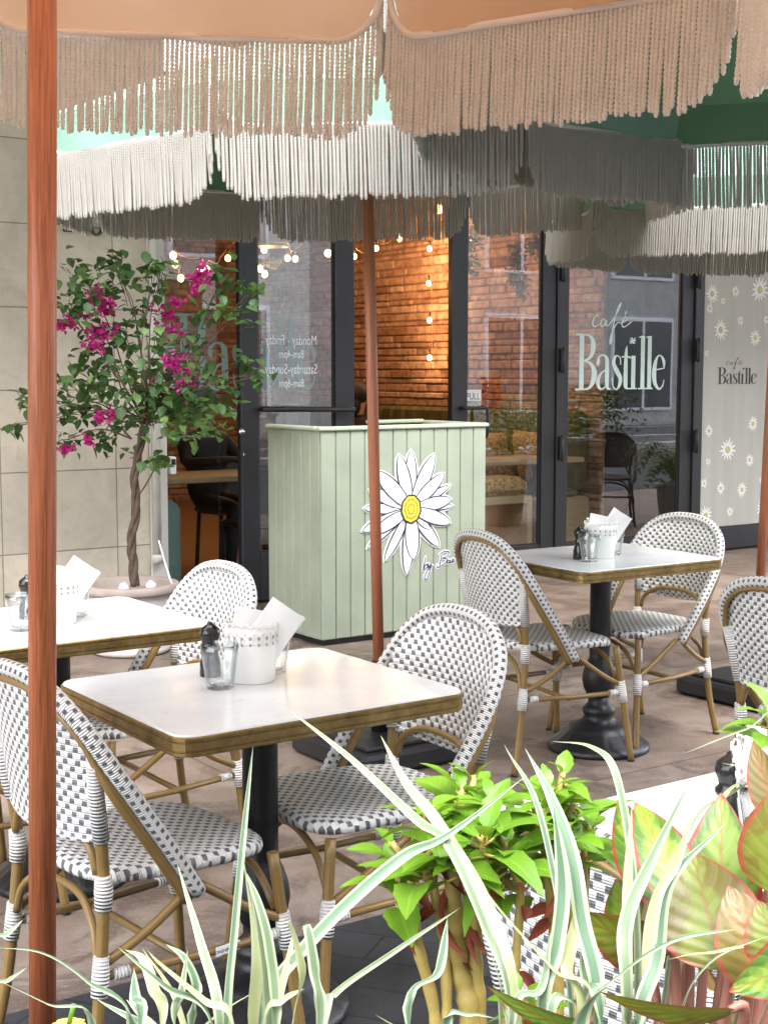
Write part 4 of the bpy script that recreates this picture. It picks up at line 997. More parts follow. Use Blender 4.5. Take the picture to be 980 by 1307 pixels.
# bougainvillea standard in its tub
bg=thing('bougainvillea','bougainvillea standard with magenta bracts and a twisted trunk, in the pink rimmed tub','tree')
pb=xy(3.09,6.72); bg.location=pb; bD=7.25
LM=leaf_mat('bougainvillea leaf',(.035,.085,.020),(.075,.155,.045),(.12,.28,.05),.3); LM2=leaf_mat('young bougainvillea leaf',(.10,.19,.05),(.19,.30,.09),(.2,.4,.05),.35)
BR=leaf_mat('magenta bract',(.42,.012,.16),(.62,.03,.28),(.7,.03,.3),.35,.6,.1,20)
BK=simple('grey brown bark',(.10,.068,.046),.9,0,.35,18,.8,50)
r=random.Random(21); PBV=Vector(pb)
def bp(px,py,dy=0.0): return aty(px,py,bD+dy)-PBV
ctr=[bp(172,748),bp(170,715),bp(168,690),bp(174,650),bp(172,610),bp(178,575),bp(184,545)]
m=MB(); sp=smooth_path(ctr,8)
for ph in (0,2.1,4.2):
    m.tube([p+Vector((.0125*math.cos(ph+i*.30),.0125*math.sin(ph+i*.30),0)) for i,p in enumerate(sp)],[.0155-.005*i/len(sp) for i in range(len(sp))],8)
m.build('trunk',BK,bg)
clusters=[(105,372,32,26),(85,392,20,10),(150,350,26,20),(142,328,12,6),(195,352,26,20),(206,338,12,7),(130,470,36,34),(176,500,38,42),(92,522,30,26),(112,492,30,26),(212,520,34,34),(250,528,30,34),(228,500,28,22),(288,352,22,12),(272,392,28,16),(304,402,18,9),(322,372,12,6),(240,432,28,16),(206,432,26,16),(160,430,22,16),(30,512,13,8),(18,545,10,5),(62,482,12,6),(46,520,12,6),(86,562,16,10),(132,566,15,9),(202,588,14,9),(312,462,14,8),(292,502,20,14),(270,545,14,10),(150,540,30,24),(190,470,28,22),(118,440,20,12),(180,395,22,12),(225,545,22,16),(345,300,8,0),(100,340,14,7),(255,470,24,14),(330,480,10,5)]
mb=MB();ml=MB();ml2=MB(); root=ctr[-1]
for cx_,cy_,rp,nl in clusters:
    if nl==0: continue
    dy=r.uniform(-.28,.28); c=bp(cx_,cy_,dy); R_=rp*bD/1800
    if cy_>555 and cx_<160: st=bp(168,560)
    elif cx_==202: st=bp(172,640)
    else: st=root+Vector((r.uniform(-.03,.03),r.uniform(-.03,.03),r.uniform(0,.05)))
    mid=st.lerp(c,.5)+Vector((r.uniform(-.06,.06),r.uniform(-.06,.06),r.uniform(-.02,.09)))
    mb.tube(smooth_path([st,st.lerp(mid,.5)+Vector((r.gauss(0,.025),r.gauss(0,.02),r.gauss(.01,.02))),mid,mid.lerp(c,.5)+Vector((r.gauss(0,.02),r.gauss(0,.02),r.gauss(.01,.02))),c],4),[.0052-.0040*i/16 for i in range(17)],6)
    for k in range(3):
        e=c+Vector((r.gauss(0,R_*.6),r.gauss(0,R_*.6),r.gauss(0,R_*.5))); mb.tube([mid.lerp(c,.5+.2*k),c.lerp(e,.4)+Vector((0,0,.01)),e],.002,4)
    for k in range(int(nl*2.25)):
        p=c+Vector((r.gauss(0,R_*.62),r.gauss(0,R_*.62),r.gauss(0,R_*.55)))
        a=r.uniform(0,2*PI); el=r.uniform(-1.1,.35); L=r.uniform(.042,.074); d=Vector((math.cos(a)*math.cos(el),math.sin(a)*math.cos(el),math.sin(el)))
        leaf(ml2 if (cy_>505 and cx_>185 and r.random()<.6) or r.random()<.1 else ml,p,p+d*L,L*.78,Vector((-math.sin(a),math.cos(a),r.uniform(-.5,.5))),.18,.2,4,0,.72)
mb.build('branches',BK,bg); ml.build('foliage',LM,bg); ml2.build('young_foliage',LM2,bg)
m=MB()
for px,py,rp,nn_ in [(124,378,12,26),(134,392,12,22),(126,424,14,34),(120,440,10,16),(92,408,11,16),(80,414,8,12),(106,400,8,8),(210,402,13,20),(222,428,14,22),(218,470,13,20),(254,358,13,24),(258,345,8,8),(236,487,10,14),(222,462,12,14),(198,492,9,12),(212,500,9,12),(230,512,8,8),(128,534,8,10),(142,528,7,6),(114,561,7,8),(84,573,6,12),(226,385,8,8),(250,372,8,6),(240,470,7,6)]:
    c=bp(px,py,r.uniform(-.15,.1)); R_=rp*bD/1800
    for k in range(int(nn_*1.5)):
        p=c+Vector((r.gauss(0,R_*.5),r.gauss(0,R_*.5),r.gauss(0,R_*.5))); a0=r.uniform(0,6.28); up=Vector((r.gauss(0,.6),r.gauss(-.4,.6),r.gauss(.1,.6))).normalized(); t1=up.orthogonal().normalized(); t2=up.cross(t1)
        for q in range(3):
            a=a0+q*2.09; d=(t1*math.cos(a)+t2*math.sin(a)+up*.8).normalized(); leaf(m,p,p+d*.024,.02,d.cross(up),.1,.3,3,0,.75)
m.build('bracts',BR,bg)
tb=thing('plant_tub','large round tub with a pink rim and off white body, holding the bougainvillea','plant pot'); tb.location=pb
tub=N('weathered tub'); sp_=tub.n('ShaderNodeSeparateXYZ'); tub.l(tub.coord(),sp_.inputs[0]); f=tub.noise(tub.coord(),9,5)
tub.set(Base_Color=tub.ramp(f,[(.3,(.50,.47,.44)),(.7,(.66,.63,.60))]),Roughness=.75)
m=MB(); m.lathe([(.185,.0),(.205,.012),(.205,.028),(.195,.04),(.205,.10),(.222,.22),(.232,.315)],40); m.build('body',tub.m,tb)
m=MB(); m.lathe([(.232,.3152),(.252,.318),(.258,.33),(.258,.355),(.248,.364),(.226,.364),(.214,.35),(.205,.28)],40); m.build('rim',simple('faded terracotta',(.40,.33,.29),.8,0,.15,8,.2,60),tb)
m=MB(); m.lathe([(.206,.292),(.12,.305),(1e-4,.31)],30); m.build('soil',simple('dry soil',(.06,.04,.028),.95,0,.5,30,1,60),tb)
for px,py,lb in ((158,742,'small white garden lamp in the tub, left of the trunk'),(193,741,'small white garden lamp in the tub, right of the trunk')):
    c=aty(px,py+8,7.12 if px<170 else 7.2); t=thing('garden_lamp',lb,'garden lamp',(c.x,c.y,.312),0,'white lamps in the tub')
    m=MB(); m.ball((0,0,.045),.028,12,8,sc=(1,1,.9)); m.build('globe',MT['ewhite'],t); m=MB(); m.lathe([(.024,-.01),(.024,.014),(.018,.028)],12); m.build('stem',MT['white_enamel'],t); m=MB(); m.lathe([(.020,.062),(.012,.072),(1e-4,.076)],12); m.build('cap',MT['white_enamel'],t)
m=MB(); pts=[aty(203,690,7.35),aty(214,728,7.3),aty(222,748,7.26),aty(238,752,7.2),aty(246,770,7.15)]; e=Vector((pts[-1].x+.02,pts[-1].y,.0)); m.tube(smooth_path(pts+[Vector((pts[-1].x+.03,pts[-1].y-.01,.18)),e],4),.005,8)
tag(m.build('white_hose',MT['white_enamel']),'thin white bent tube between the tub and the window','hose')
q=atv(218,594,7.70); m=MB(); m.bbox((q[0]-.022,7.66,q[2]-.055),(q[0]+.022,7.72,q[2]+.055),.008); m.bbox((q[0]-.014,7.656,q[2]+.005),(q[0]+.014,7.661,q[2]+.04),.001,1)
o=m.build('card_reader',[MT['white_enamel'],MT['frame']]); o.rotation_euler=(0,0,AX); tag(o,'small white box on the edge of the stone wall above the tub','reader')
m=MB(); u_,_,_=atv(199,700,7.585); m.tube([(u_,7.56,.36),(u_,7.56,2.6)],.024,12); m.lathe([(.034,.33),(.034,.37),(.026,.38)],12,(u_,7.56,0)); o=m.build('downpipe',simple('cream painted pipe',(.62,.60,.55),.55)); o.rotation_euler=(0,0,AX); tag(o,'slim cream downpipe on the corner of the stone wall','pipe')
# trailing plants inside
for pts_,lb in ((((660,312),(662,330),(658,352),(664,372)),'trailing plant hanging below a shelf behind the pull door'),(((598,300),(596,320),(600,345)),'trailing plant hanging beside the pull door stile'),(((683,300),(684,318)),'short trailing plant near the right stile of the pull door')):
    t=thing('trailing_plant',lb,'plant',group='trailing plants inside the cafe'); m=MB();s=MB(); P_=[xy(*atv(a,b,8.7)[:2],atv(a,b,8.7)[2]) for a,b in pts_]; sp=smooth_path(P_,6); s.tube(sp,.004,5)
    for p in sp:
        for k in range(14):
            c=p+Vector((r.gauss(0,.035),r.gauss(0,.03),r.gauss(0,.03))); d=Vector((r.gauss(0,1),r.gauss(0,1),r.gauss(-.6,.6))).normalized(); leaf(m,c,c+d*.05,.03,d.orthogonal(),.2,.2,3)
    m.build('foliage',leaf_mat('amber vine',(.16,.12,.02),(.30,.22,.04),(.3,.25,.03),.3),t); s.build('stem',BK,t)

# ------------------------------------------------------------------ planter in front of the camera and what grows in it
pg=site('planter_box','long dark planter along the terrace edge, holding the grasses and leafy plants','planter')
m=MB(); Z0,Z1=.005,.74
m.bbox((-.5,.50,Z0),(2.2,.54,Z1),.006); m.bbox((-.5,.96,Z0),(2.2,1.0,Z1),.006); m.bbox((-.5,.54,Z0),(-.46,.96,Z1),.006); m.bbox((2.16,.54,Z0),(2.2,.96,Z1),.006); m.build('body',MT['basebox'],pg)
m=MB(); m.box((-.46,.54,.5),(2.16,.96,.70)); m.build('soil',simple('potting soil',(.035,.024,.016),.95,0,.5,30,1,50),pg)
def blade_mat(name,g1,g2,edge):
    n=N(name); sep=n.n('ShaderNodeSeparateXYZ'); n.l(n.coord('UV'),sep.inputs[0]); x=sep.outputs[0]
    nz=n.noise(n.mapping(n.coord('UV'),(14,.6,1)),1.0,3,.6)
    ax=n.math('ABSOLUTE',n.math('SUBTRACT',x,.5))
    k=n.math('ADD',ax,n.math('MULTIPLY',n.math('SUBTRACT',nz,.5),.55))
    grn=n.ramp(n.noise(n.coord(),12,3),[(.3,g1),(.7,g2)])
    col=n.mix(n.ramp(k,[(.20,0.0),(.27,1.0)]),grn,edge)
    fine=n.ramp(n.math('FRACT',n.math('MULTIPLY',x,9)),[(0,.86),(.5,1.0),(1,.86)]); col=n.mix(1.0,col,fine,'MULTIPLY')
    tp=n.ramp(n.noise(n.coord(),24,4,.7),[(.66,0.0),(.74,.55)]); col=n.mix(tp,col,(.30,.22,.10)); n.set(Base_Color=col,Roughness=.42); n.trans(n.mix(.3,col,(.40,.52,.26)),.25); return n.m
BL=[blade_mat('variegated blade',(.07,.15,.08),(.13,.22,.13),(.35,.40,.275)),blade_mat('pale variegated blade',(.12,.19,.10),(.20,.28,.16),(.38,.42,.29)),blade_mat('straw variegated blade',(.30,.36,.16),(.42,.46,.22),(.42,.42,.26))]
def blade(m,pts,w,twist=.5,mi=0,seedv=0):
    P=smooth_path(pts,8); nP=len(P); rows=[];U=[]; Ltot=0
    for i,p in enumerate(P):
        t=(P[min(i+1,nP-1)]-P[max(i-1,0)]).normalized(); f=i/(nP-1)
        if i: Ltot+=(P[i]-P[i-1]).length
        view=Vector((p.x,p.y,p.z-CAM_H)).normalized(); s=t.cross(view); s=s.normalized() if s.length>1e-3 else Vector((1,0,0))
        nr=s.cross(t); a=twist*(math.sin(f*2.2+seedv)); s2=s*math.cos(a)+nr*math.sin(a); n2=s2.cross(t)
        ww=w*1.12/2*(.62+.38*min(1,f*2.5))*(1 if f<.6 else max(.015,1-((f-.6)/.4)**1.9))
        rows.append([p+s2*ww*q+n2*(ww*.30*abs(q)) for q in (-1,-.5,0,.5,1)]); U.append([((q+1)/2,Ltot) for q in (-1,-.5,0,.5,1)])
    m.grid(rows,U,mi)
def grass(label,root_px,D0,blades,extra,seed):
    rr=random.Random(seed); t=thing('variegated_grass',label,'grass plant',group='variegated grasses in the planter')
    b0=aty(root_px,1330,D0); b0.z=.70; t.location=b0; ms=MB()
    for i,(px_pts,w,d1,d2) in enumerate(blades):
        n=len(px_pts); pts=[aty(x,y,d1+(d2-d1)*k/(n-1))-b0 for k,(x,y) in enumerate(px_pts)]
        f=pts[0]; pts=[Vector((f.x*.45+rr.uniform(-.012,.012),f.y*.45,0))]+([f*.5+Vector((f.x*.12,0,0))] if f.z>.25 else [])+pts
        blade(ms,pts,w,rr.uniform(.15,.55),rr.choice((0,0,1,1,2)),rr.uniform(0,6))
    for k in range(extra):
        a=rr.uniform(-.5,3.6); L=rr.uniform(.22,.42); sp=rr.uniform(.05,.20); d=Vector((math.cos(a),math.sin(a)*.6,0))
        p0=Vector((rr.uniform(-.03,.03),rr.uniform(-.02,.02),0)); blade(ms,[p0,p0+d*sp*.25+Vector((0,0,L*.4)),p0+d*sp*.7+Vector((0,0,L*.66)),p0+d*sp*1.4+Vector((0,0,L*.74))],rr.uniform(.006,.010),.6,rr.choice((0,1,2)),rr.uniform(0,6))
    ms.build('blades',BL,t); return t
grass('variegated grass clump at the left end, arching over the foot of the pole',55,.98,[
 ([(170,1310),(112,1250),(55,1215),(-10,1209)],.0085,.98,.93),([(-20,1275),(10,1250),(36,1234)],.007,.98,1.0),([(-20,1215),(8,1192),(30,1174)],.006,.98,1.0),([(120,1310),(60,1280),(-15,1245)],.006,.95,.9),([(178,1310),(172,1270),(171,1236)],.009,1.0,1.02),([(205,1310),(196,1260),(182,1222),(160,1212)],.008,1.0,1.04)],4,1)
grass('variegated grass clump in the lower middle with one tall upright blade',300,1.02,[
 ([(288,1310),(298,1180),(310,1060),(323,953)],.0095,1.02,1.06),([(281,1300),(257,1203),(226,1100)],.0075,1.02,1.10),([(272,1305),(213,1258),(150,1208)],.0080,1.0,1.0),([(322,1310),(328,1217),(308,1074)],.0085,1.03,1.0),([(343,1305),(332,1180),(316,1115)],.0085,1.03,1.05),([(352,1310),(345,1210),(330,1150),(312,1110)],.008,1.02,1.04),
 ([(330,1300),(342,1262),(430,1164),(515,1091),(572,1064),(674,988)],.0105,1.04,1.16),([(412,1310),(425,1268),(504,1212),(588,1158)],.0085,1.05,1.14),([(372,1310),(385,1240),(372,1182),(355,1178)],.006,1.02,1.0),([(408,1310),(403,1240),(393,1183),(384,1186)],.0095,1.03,1.05),([(335,1305),(360,1275),(388,1262)],.009,1.02,1.02),([(246,1310),(252,1260),(236,1222),(212,1205)],.007,1.02,1.03),([(300,1310),(262,1275),(205,1228),(188,1212)],.008,1.0,1.0),([(352,1300),(368,1225),(374,1190)],.006,1.05,1.1),([(225,1310),(232,1265),(240,1212)],.006,1.0,1.02)],3,2)
grass('variegated grass clump right of the leafy green plant, long blades crossing it',690,1.06,[
 ([(655,1305),(622,1185),(572,1075),(533,1045),(449,968),(363,901)],.0095,1.08,1.22),([(660,1300),(625,1160),(560,1050),(518,998),(486,939)],.0095,1.08,1.24),([(523,1310),(559,1238),(571,1172)],.0085,1.05,1.08),([(762,1300),(706,1235),(640,1162),(604,1112),(580,1078)],.0095,1.06,1.08),
 ([(690,1310),(709,1207),(717,1124),(706,1027)],.0120,1.06,1.10),([(762,1285),(742,1172),(728,1086),(702,1013),(670,955)],.0120,1.06,1.16),([(570,1310),(600,1293),(634,1300)],.0085,1.02,1.02),([(652,1310),(690,1260),(702,1190)],.0070,1.05,1.07),([(745,1310),(724,1235),(735,1180),(742,1140)],.010,1.06,1.1),([(730,1310),(692,1050),(643,950)],.005,1.1,1.22),([(640,1310),(640,1260),(622,1200)],.007,1.06,1.06),([(700,1305),(742,1275),(765,1210)],.008,1.05,1.1)],2,3)
grass('variegated grass clump in front of the red edged leaves, upright blades',810,1.08,[
 ([(801,1300),(798,1180),(827,1103),(882,993)],.0110,1.06,1.12),([(820,1305),(834,1155),(862,1100),(884,1033)],.0105,1.06,1.10),([(812,1310),(838,1224),(855,1124),(926,1050)],.0105,1.04,1.1),([(740,1308),(796,1238),(862,1197),(939,1186)],.0110,1.04,1.0),([(862,1310),(904,1228),(990,1190)],.0070,1.04,1.02),([(812,1300),(808,1120),(786,988),(754,952),(703,946)],.0060,1.08,1.2),([(800,1305),(800,1150),(806,1030)],.008,1.07,1.12),([(870,1200),(920,1020),(985,990)],.006,1.15,1.3),([(850,1250),(880,1060),(935,1010),(990,982)],.0045,1.15,1.3),([(990,1225),(900,1215),(850,1225)],.006,1.05,1.06),([(1000,922),(950,930),(872,962)],.0055,1.2,1.25),([(1010,982),(970,980),(920,974)],.007,1.2,1.22),([(770,1310),(748,1245),(744,1190)],.010,1.05,1.1)],2,4)

IM=leaf_mat('bright green leaf',(.088,.215,.012),(.155,.30,.022),(.24,.41,.018),.30,.38,.22,12)
IST=simple('yellow succulent stem',(.36,.27,.075),.5,0,.3,22,.3,60); DRY=simple('dry red brown leaf',(.22,.045,.02),.8,0,.4,20)
def leafy(label,root_px,D,stems,rosettes,seed):
    rr=random.Random(seed); t=thing('leafy_plant',label,'leafy plant',group='bright green leafy plants in the planter')
    b0=aty(root_px,1330,D); b0.z=.70; t.location=b0; S=MB();Lf=MB();Dy=MB(); mains=[]
    for px_pts,w in stems:
        P=[aty(x,y,D+rr.uniform(-.01,.01))-b0 for x,y in px_pts]; P=[Vector((P[0].x,P[0].y,0))]+P; sp=smooth_path(P,8)
        S.tube(sp,[w*(1.1-.4*i/len(sp))*(1+.12*math.sin(i*1.9)) for i in range(len(sp))],9)
        mains.append(sp)
        for k in range(4):
            p=sp[rr.randrange(len(sp)//2,len(sp))]; d=Vector((rr.gauss(0,.6),rr.gauss(-.3,.5),rr.uniform(-1,-.2))).normalized(); leaf(Dy,p,p+d*rr.uniform(.02,.045),.012,d.orthogonal(),.3,.9,5)
    for x,y,dd,n,sz in rosettes:
        c=aty(x,y,D+dd)-b0; sm=min(mains,key=lambda q:(q[-1]-c).length); st=sm[int(len(sm)*.72)]; S.tube(smooth_path([st,st.lerp(c,.5)+Vector((0,0,-.006)),c],4),.0032,6); a0=rr.uniform(0,6.28)
        for k in range(n):
            a=a0+k*2.4; inner=k/n; el=-.15+1.1*inner+rr.uniform(-.35,.35); L=sz*(1.05-.50*inner)*rr.uniform(.75,1.25)
            d=Vector((math.cos(a)*math.cos(el),math.sin(a)*math.cos(el),math.sin(el))); side=Vector((-math.sin(a),math.cos(a),rr.uniform(-.3,.3)))
            o_=c-Vector((0,0,.012*(1-inner)*2)); S.tube([o_,o_+d*L*.2],.0014,5); leaf(Lf,o_+d*L*.15,o_+d*L*1.1,L*rr.uniform(.42,.56),side,rr.uniform(.1,.4),rr.uniform(.12,.4),8,0,.8,rr.uniform(0,.07),.06)
    S.build('stems',IST,t); Lf.build('leaves',IM,t); Dy.build('dry_leaves',DRY,t); return t
leafy('bright green leafy plant with thick yellow stems, left one under the crossing blades',560,1.26,[([(556,1310),(531,1194),(527,1090),(545,1040)],.0060),([(600,1310),(586,1230),(578,1120),(585,1060)],.0105),([(612,1310),(606,1210),(610,1130),(618,1080)],.0070),([(570,1300),(566,1200),(552,1120),(560,1070)],.0055),([(645,1310),(655,1252),(664,1124),(650,1060)],.0050)],
 [(590,1008,.03,9,.056),(628,1022,.0,9,.054),(548,1030,-.02,8,.052),(560,1072,-.04,8,.056),(618,1064,-.05,9,.060),(585,1085,-.05,8,.055),(540,1100,-.03,7,.055),(505,1120,0,5,.052),(648,1078,-.03,8,.055),(605,990,.05,7,.048),(575,1045,0,8,.054),(640,1110,.02,7,.050),(500,1075,.02,5,.050),(655,1040,.03,7,.050)],31)
leafy('bright green leafy plant nearer the red edged leaves, its stems thinner',705,1.30,[([(712,1310),(706,1172),(694,1065),(700,1020)],.0065),([(735,1310),(728,1240),(726,1150),(722,1060)],.0050),([(752,1310),(748,1180),(742,1090)],.0050)],
 [(702,1005,.0,9,.055),(718,985,.02,6,.045),(690,1035,-.03,8,.056),(722,1050,-.03,8,.055),(745,1072,0,7,.052),(700,1075,-.02,7,.052),(752,1040,.03,6,.052),(680,1010,.03,7,.052),(735,1020,.02,7,.05),(668,1110,.03,6,.05)],32)
# a low sprig right of the frame edge with finely cut leaves, and one at the bottom
leafy('small green sprig at the right edge of the planter, tip above the white table',985,1.25,[([(985,1310),(988,1100),(984,930)],.004)],[(982,905,0,8,.045),(990,935,0,6,.045)],33)
leafy('small green sprig low between the two leafy plants',668,1.15,[([(668,1310),(670,1280)],.004)],[(665,1268,0,7,.038),(680,1290,0,7,.038)],34)

def agl_mat(name,centre,mid,edge,through):
    n=N(name); sep=n.n('ShaderNodeSeparateXYZ'); n.l(n.coord('UV'),sep.inputs[0]); x,y=sep.outputs[0],sep.outputs[1]
    ax=n.math('MULTIPLY',n.math('ABSOLUTE',n.math('SUBTRACT',x,.5)),2.0)
    nz=n.noise(n.coord(),26,5,.65,.5); nz2=n.noise(n.coord(),60,4,.7)
    k=n.math('ADD',n.math('MULTIPLY',ax,.8),n.math('MULTIPLY',n.math('SUBTRACT',nz,.5),2.0))
    col=n.mix(n.ramp(k,[(.30,0.0),(.55,1.0)]),centre,mid)
    sv=n.math('SINE',n.math('MULTIPLY',n.math('SUBTRACT',y,n.math('MULTIPLY',ax,.28)),46)); col=n.mix(n.math('MULTIPLY',n.ramp(sv,[(.75,0.0),(.95,1.0)]),.14),col,tuple(min(1,q*1.5+.05) for q in centre))
    e=n.math('ADD',ax,n.math('MULTIPLY',n.math('SUBTRACT',nz2,.5),.22)); e2=n.math('MAXIMUM',n.ramp(e,[(.84,0.0),(.93,1.0)]),n.ramp(n.math('ADD',y,n.math('MULTIPLY',n.math('SUBTRACT',nz2,.5),.1)),[(.93,0.0),(.985,1.0)]))
    col=n.mix(e2,col,edge); midr=n.math('LESS_THAN',ax,.05); col=n.mix(n.math('MULTIPLY',midr,.7),col,tuple((q+w)/2 for q,w in zip(edge,centre)))
    col=n.mix(n.ramp(n.noise(n.coord(),70,4,.7),[(.66,0.0),(.74,.8)]),col,(.10,.055,.02)); n.set(Base_Color=col,Roughness=.36); n.bump(n.math('ADD',n.math('MULTIPLY',sv,.25),nz),.22,.003); n.trans(n.mix(.5,col,through),.22); return n.m
AG=[agl_mat('green leaf with red margin',(.155,.225,.028),(.055,.125,.013),(.27,.022,.02),(.17,.26,.02)),agl_mat('olive leaf with orange flush',(.135,.165,.016),(.115,.095,.012),(.22,.04,.018),(.17,.18,.02)),agl_mat('copper underside leaf',(.17,.10,.016),(.115,.09,.012),(.22,.045,.02),(.2,.14,.02)),agl_mat('cream and pink leaf',(.34,.31,.20),(.32,.18,.13),(.30,.035,.03),(.4,.26,.2))]
ag=thing('red_edged_plant','broad leaved plant with red margins and pink stalks at the right end of the planter','leafy plant')
b0=aty(880,1330,1.12); b0.z=.70; ag.location=b0; LV=MB();ST_=MB()
for (bx,by,db),(tx,ty,dt),wpx,mi,roll,drop in [
 ((925,1215,1.16),(917,1012,1.20),120,0,.15,.10),((985,1150,1.10),(1000,1000,1.12),130,1,-.3,.1),((880,1180,1.13),(812,1012,1.22),84,0,-.25,.15),((850,1165,1.2),(779,1012,1.30),70,0,.35,.12),((930,1250,1.08),(880,1085,1.14),150,1,.1,.06),((985,1280,1.06),(930,1130,1.10),120,2,-.2,.05),((860,1220,1.12),(742,1182,1.10),92,1,.5,.25),((950,1290,1.02),(772,1284,.98),52,1,1.0,.1),((1040,1215,.98),(948,1262,.92),105,0,.2,.15),((880,1140,1.22),(862,1050,1.3),60,3,.5,.2),((1000,1060,1.16),(962,946,1.2),58,2,.3,-.05),((900,1190,1.2),(795,1085,1.25),80,1,-.5,.2),((870,1240,1.16),(822,1150,1.18),70,2,.3,.1),((830,1230,1.2),(770,1110,1.3),70,0,.3,.2),((1010,1130,1.2),(952,1040,1.24),90,0,-.2,.1),((940,1200,1.14),(850,1130,1.16),100,1,.35,.1),((1005,1240,1.02),(965,1150,1.04),90,1,.2,.1),((760,1310,1.08),(640,1292,1.0),40,0,.8,.2)]:
    B_=aty(bx,by,db)-b0; T_=aty(tx,ty,dt)-b0; view=Vector((T_.x+b0.x,T_.y+b0.y,T_.z+b0.z-CAM_H)).normalized(); d=(T_-B_).normalized(); s=d.cross(view).normalized(); nr=s.cross(d); s2=s*math.cos(roll)+nr*math.sin(roll)
    leaf(LV,B_.lerp(T_,.06),T_,.88*wpx*dt/1800,s2,drop,.22,12,mi,.72,.05)
    r0=Vector((B_.x*.25,B_.y*.25,0)); ST_.tube(smooth_path([r0,r0.lerp(B_,.6)+Vector((0,0,.03)),B_,B_.lerp(T_,.12)],5),[.0055-.0024*i/16 for i in range(16)],7)
LV.build('leaves',AG,ag); ST_.build('stalks',simple('pink stalk',(.30,.125,.09),.45,0,.2,20),ag)
fy=thing('yellow_flower','small yellow flower just showing at the bottom left by the pole','flower'); p=aty(88,1312,.99); fy.location=p; m=MB()
for k in range(8):
    a=k*.785; d=Vector((math.cos(a),math.sin(a),.35)); leaf(m,d*.003,d*.013,.010,Vector((-math.sin(a),math.cos(a),0)),.3,.2,5)
m.build('petals',simple('yellow petal',(.75,.60,.10),.6),fy); m=MB(); m.tube([(0,0,0),(.0,.01,-.16)],.0025,6); m.tube([(0,0,.002),(.004,0,.018)],.002,5); m.build('stem',IM,fy)

# ------------------------------------------------------------------ across the street (what the panes mirror)
MT['dglass']=simple('dark window glass',(.09,.10,.11),.08,0,.2,2)
MT['grey_stone']=stone_mat('grey facing stone',(.50,.50,.48),1.6,.8,(0,0,0))
op=site('street_building','grey stone building across the street, mirrored in the cafe panes','building')
m=MB(); m.box((-30,-24,-.02),(60,-15.0,17.5)); m.build('wall',MT['grey_stone'],op)
m=MB(); m.bbox((-30.2,-15.25,17.5),(60.2,-14.8,17.95),.05); m.build('cornice',simple('pale cornice',(.6,.58,.54),.7),op)
for k in range(18):
    u0=-28+k*4.8
    for z0,z1 in ((.3,3.1),(4.2,6.2),(7.6,9.6),(11.2,13.2)):
        m=MB(); m.bbox((u0,-15.06,z0),(u0+2.6,-14.94,z1),.03); w_=m.build('window',MT['ewhite'],op)
        m=MB(); m.box((u0+.12,-14.945,z0+.12),(u0+1.25,-14.93,z1-.12)); m.box((u0+1.37,-14.945,z0+.12),(u0+2.48,-14.93,z1-.12)); m.build('pane',MT['dglass'],w_)
FERN=[leaf_mat('fern leaf',(.07,.15,.03),(.15,.25,.05),(.3,.4,.05),.3),leaf_mat('yellow fern leaf',(.24,.24,.04),(.36,.33,.07),(.5,.4,.05),.3)]
def fern(label,u,v,zp,rad,n,mi,seed,droop=1.0,flowers=False):
    t=site('potted_fern',label,'fern',group='ferns beyond the right edge of the terrace'); rr=random.Random(seed)
    m=MB(); m.lathe([(.16,.0),(.17,.02),(.21,zp-.04),(.225,zp-.03),(.225,zp),(.20,zp),(.19,zp-.06),(1e-4,zp-.07)],24,(u,v,.001)); m.build('pot',MT['grey_stone'],t)
    m=MB()
    for q in range(n):
        a=rr.uniform(0,6.28); L=rad*rr.uniform(.6,1.15); h=rr.uniform(.25,.7)*rad*1.3; d=Vector((math.cos(a),math.sin(a),0)); o=Vector((u,v,zp-.05))
        P=smooth_path([o,o+d*L*.3+Vector((0,0,h*.8)),o+d*L*.75+Vector((0,0,h)),o+d*L*1.1+Vector((0,0,h-L*.55*droop))],5); sd=Vector((-d.y,d.x,0))
        for i in range(2,len(P)-1):
            t_=(P[i+1]-P[i]).normalized(); l=.10*math.sin(PI*(i/len(P))**.8)+.015
            for sg in (1,-1): dd=(sd*sg+t_*.5+Vector((0,0,-.25))).normalized(); leaf(m,P[i],P[i]+dd*l,.024,t_,.2,.2,3,mi if rr.random()<.8 else 1-mi)
    m.build('fronds',FERN,t)
    if flowers:
        m=MB()
        for q in range(40):
            c=Vector((u-.25+rr.gauss(0,.07),v+.1+rr.gauss(0,.06),zp+.62+rr.gauss(0,.08)))
            for w_ in range(4): d=Vector((rr.gauss(0,1),rr.gauss(0,1),rr.gauss(.4,.6))).normalized(); leaf(m,c,c+d*.05,.04,d.orthogonal(),.2,.3,3)
        m.build('flowers',simple('coral petal',(.65,.07,.08),.6),t)
    return t
fern('yellow green fern in a grey pot, mirrored in the pull door',8.65,5.25,.62,.80,34,1,71,.7,True)
fern('dark green fern in a tall grey pot, mirrored in the lettered pane',8.75,6.2,.85,.62,30,0,72,1.3)
fern('dark green fern in a low grey pot, mirrored low in the lettered pane',9.6,6.6,.45,.5,26,0,73,1.0)

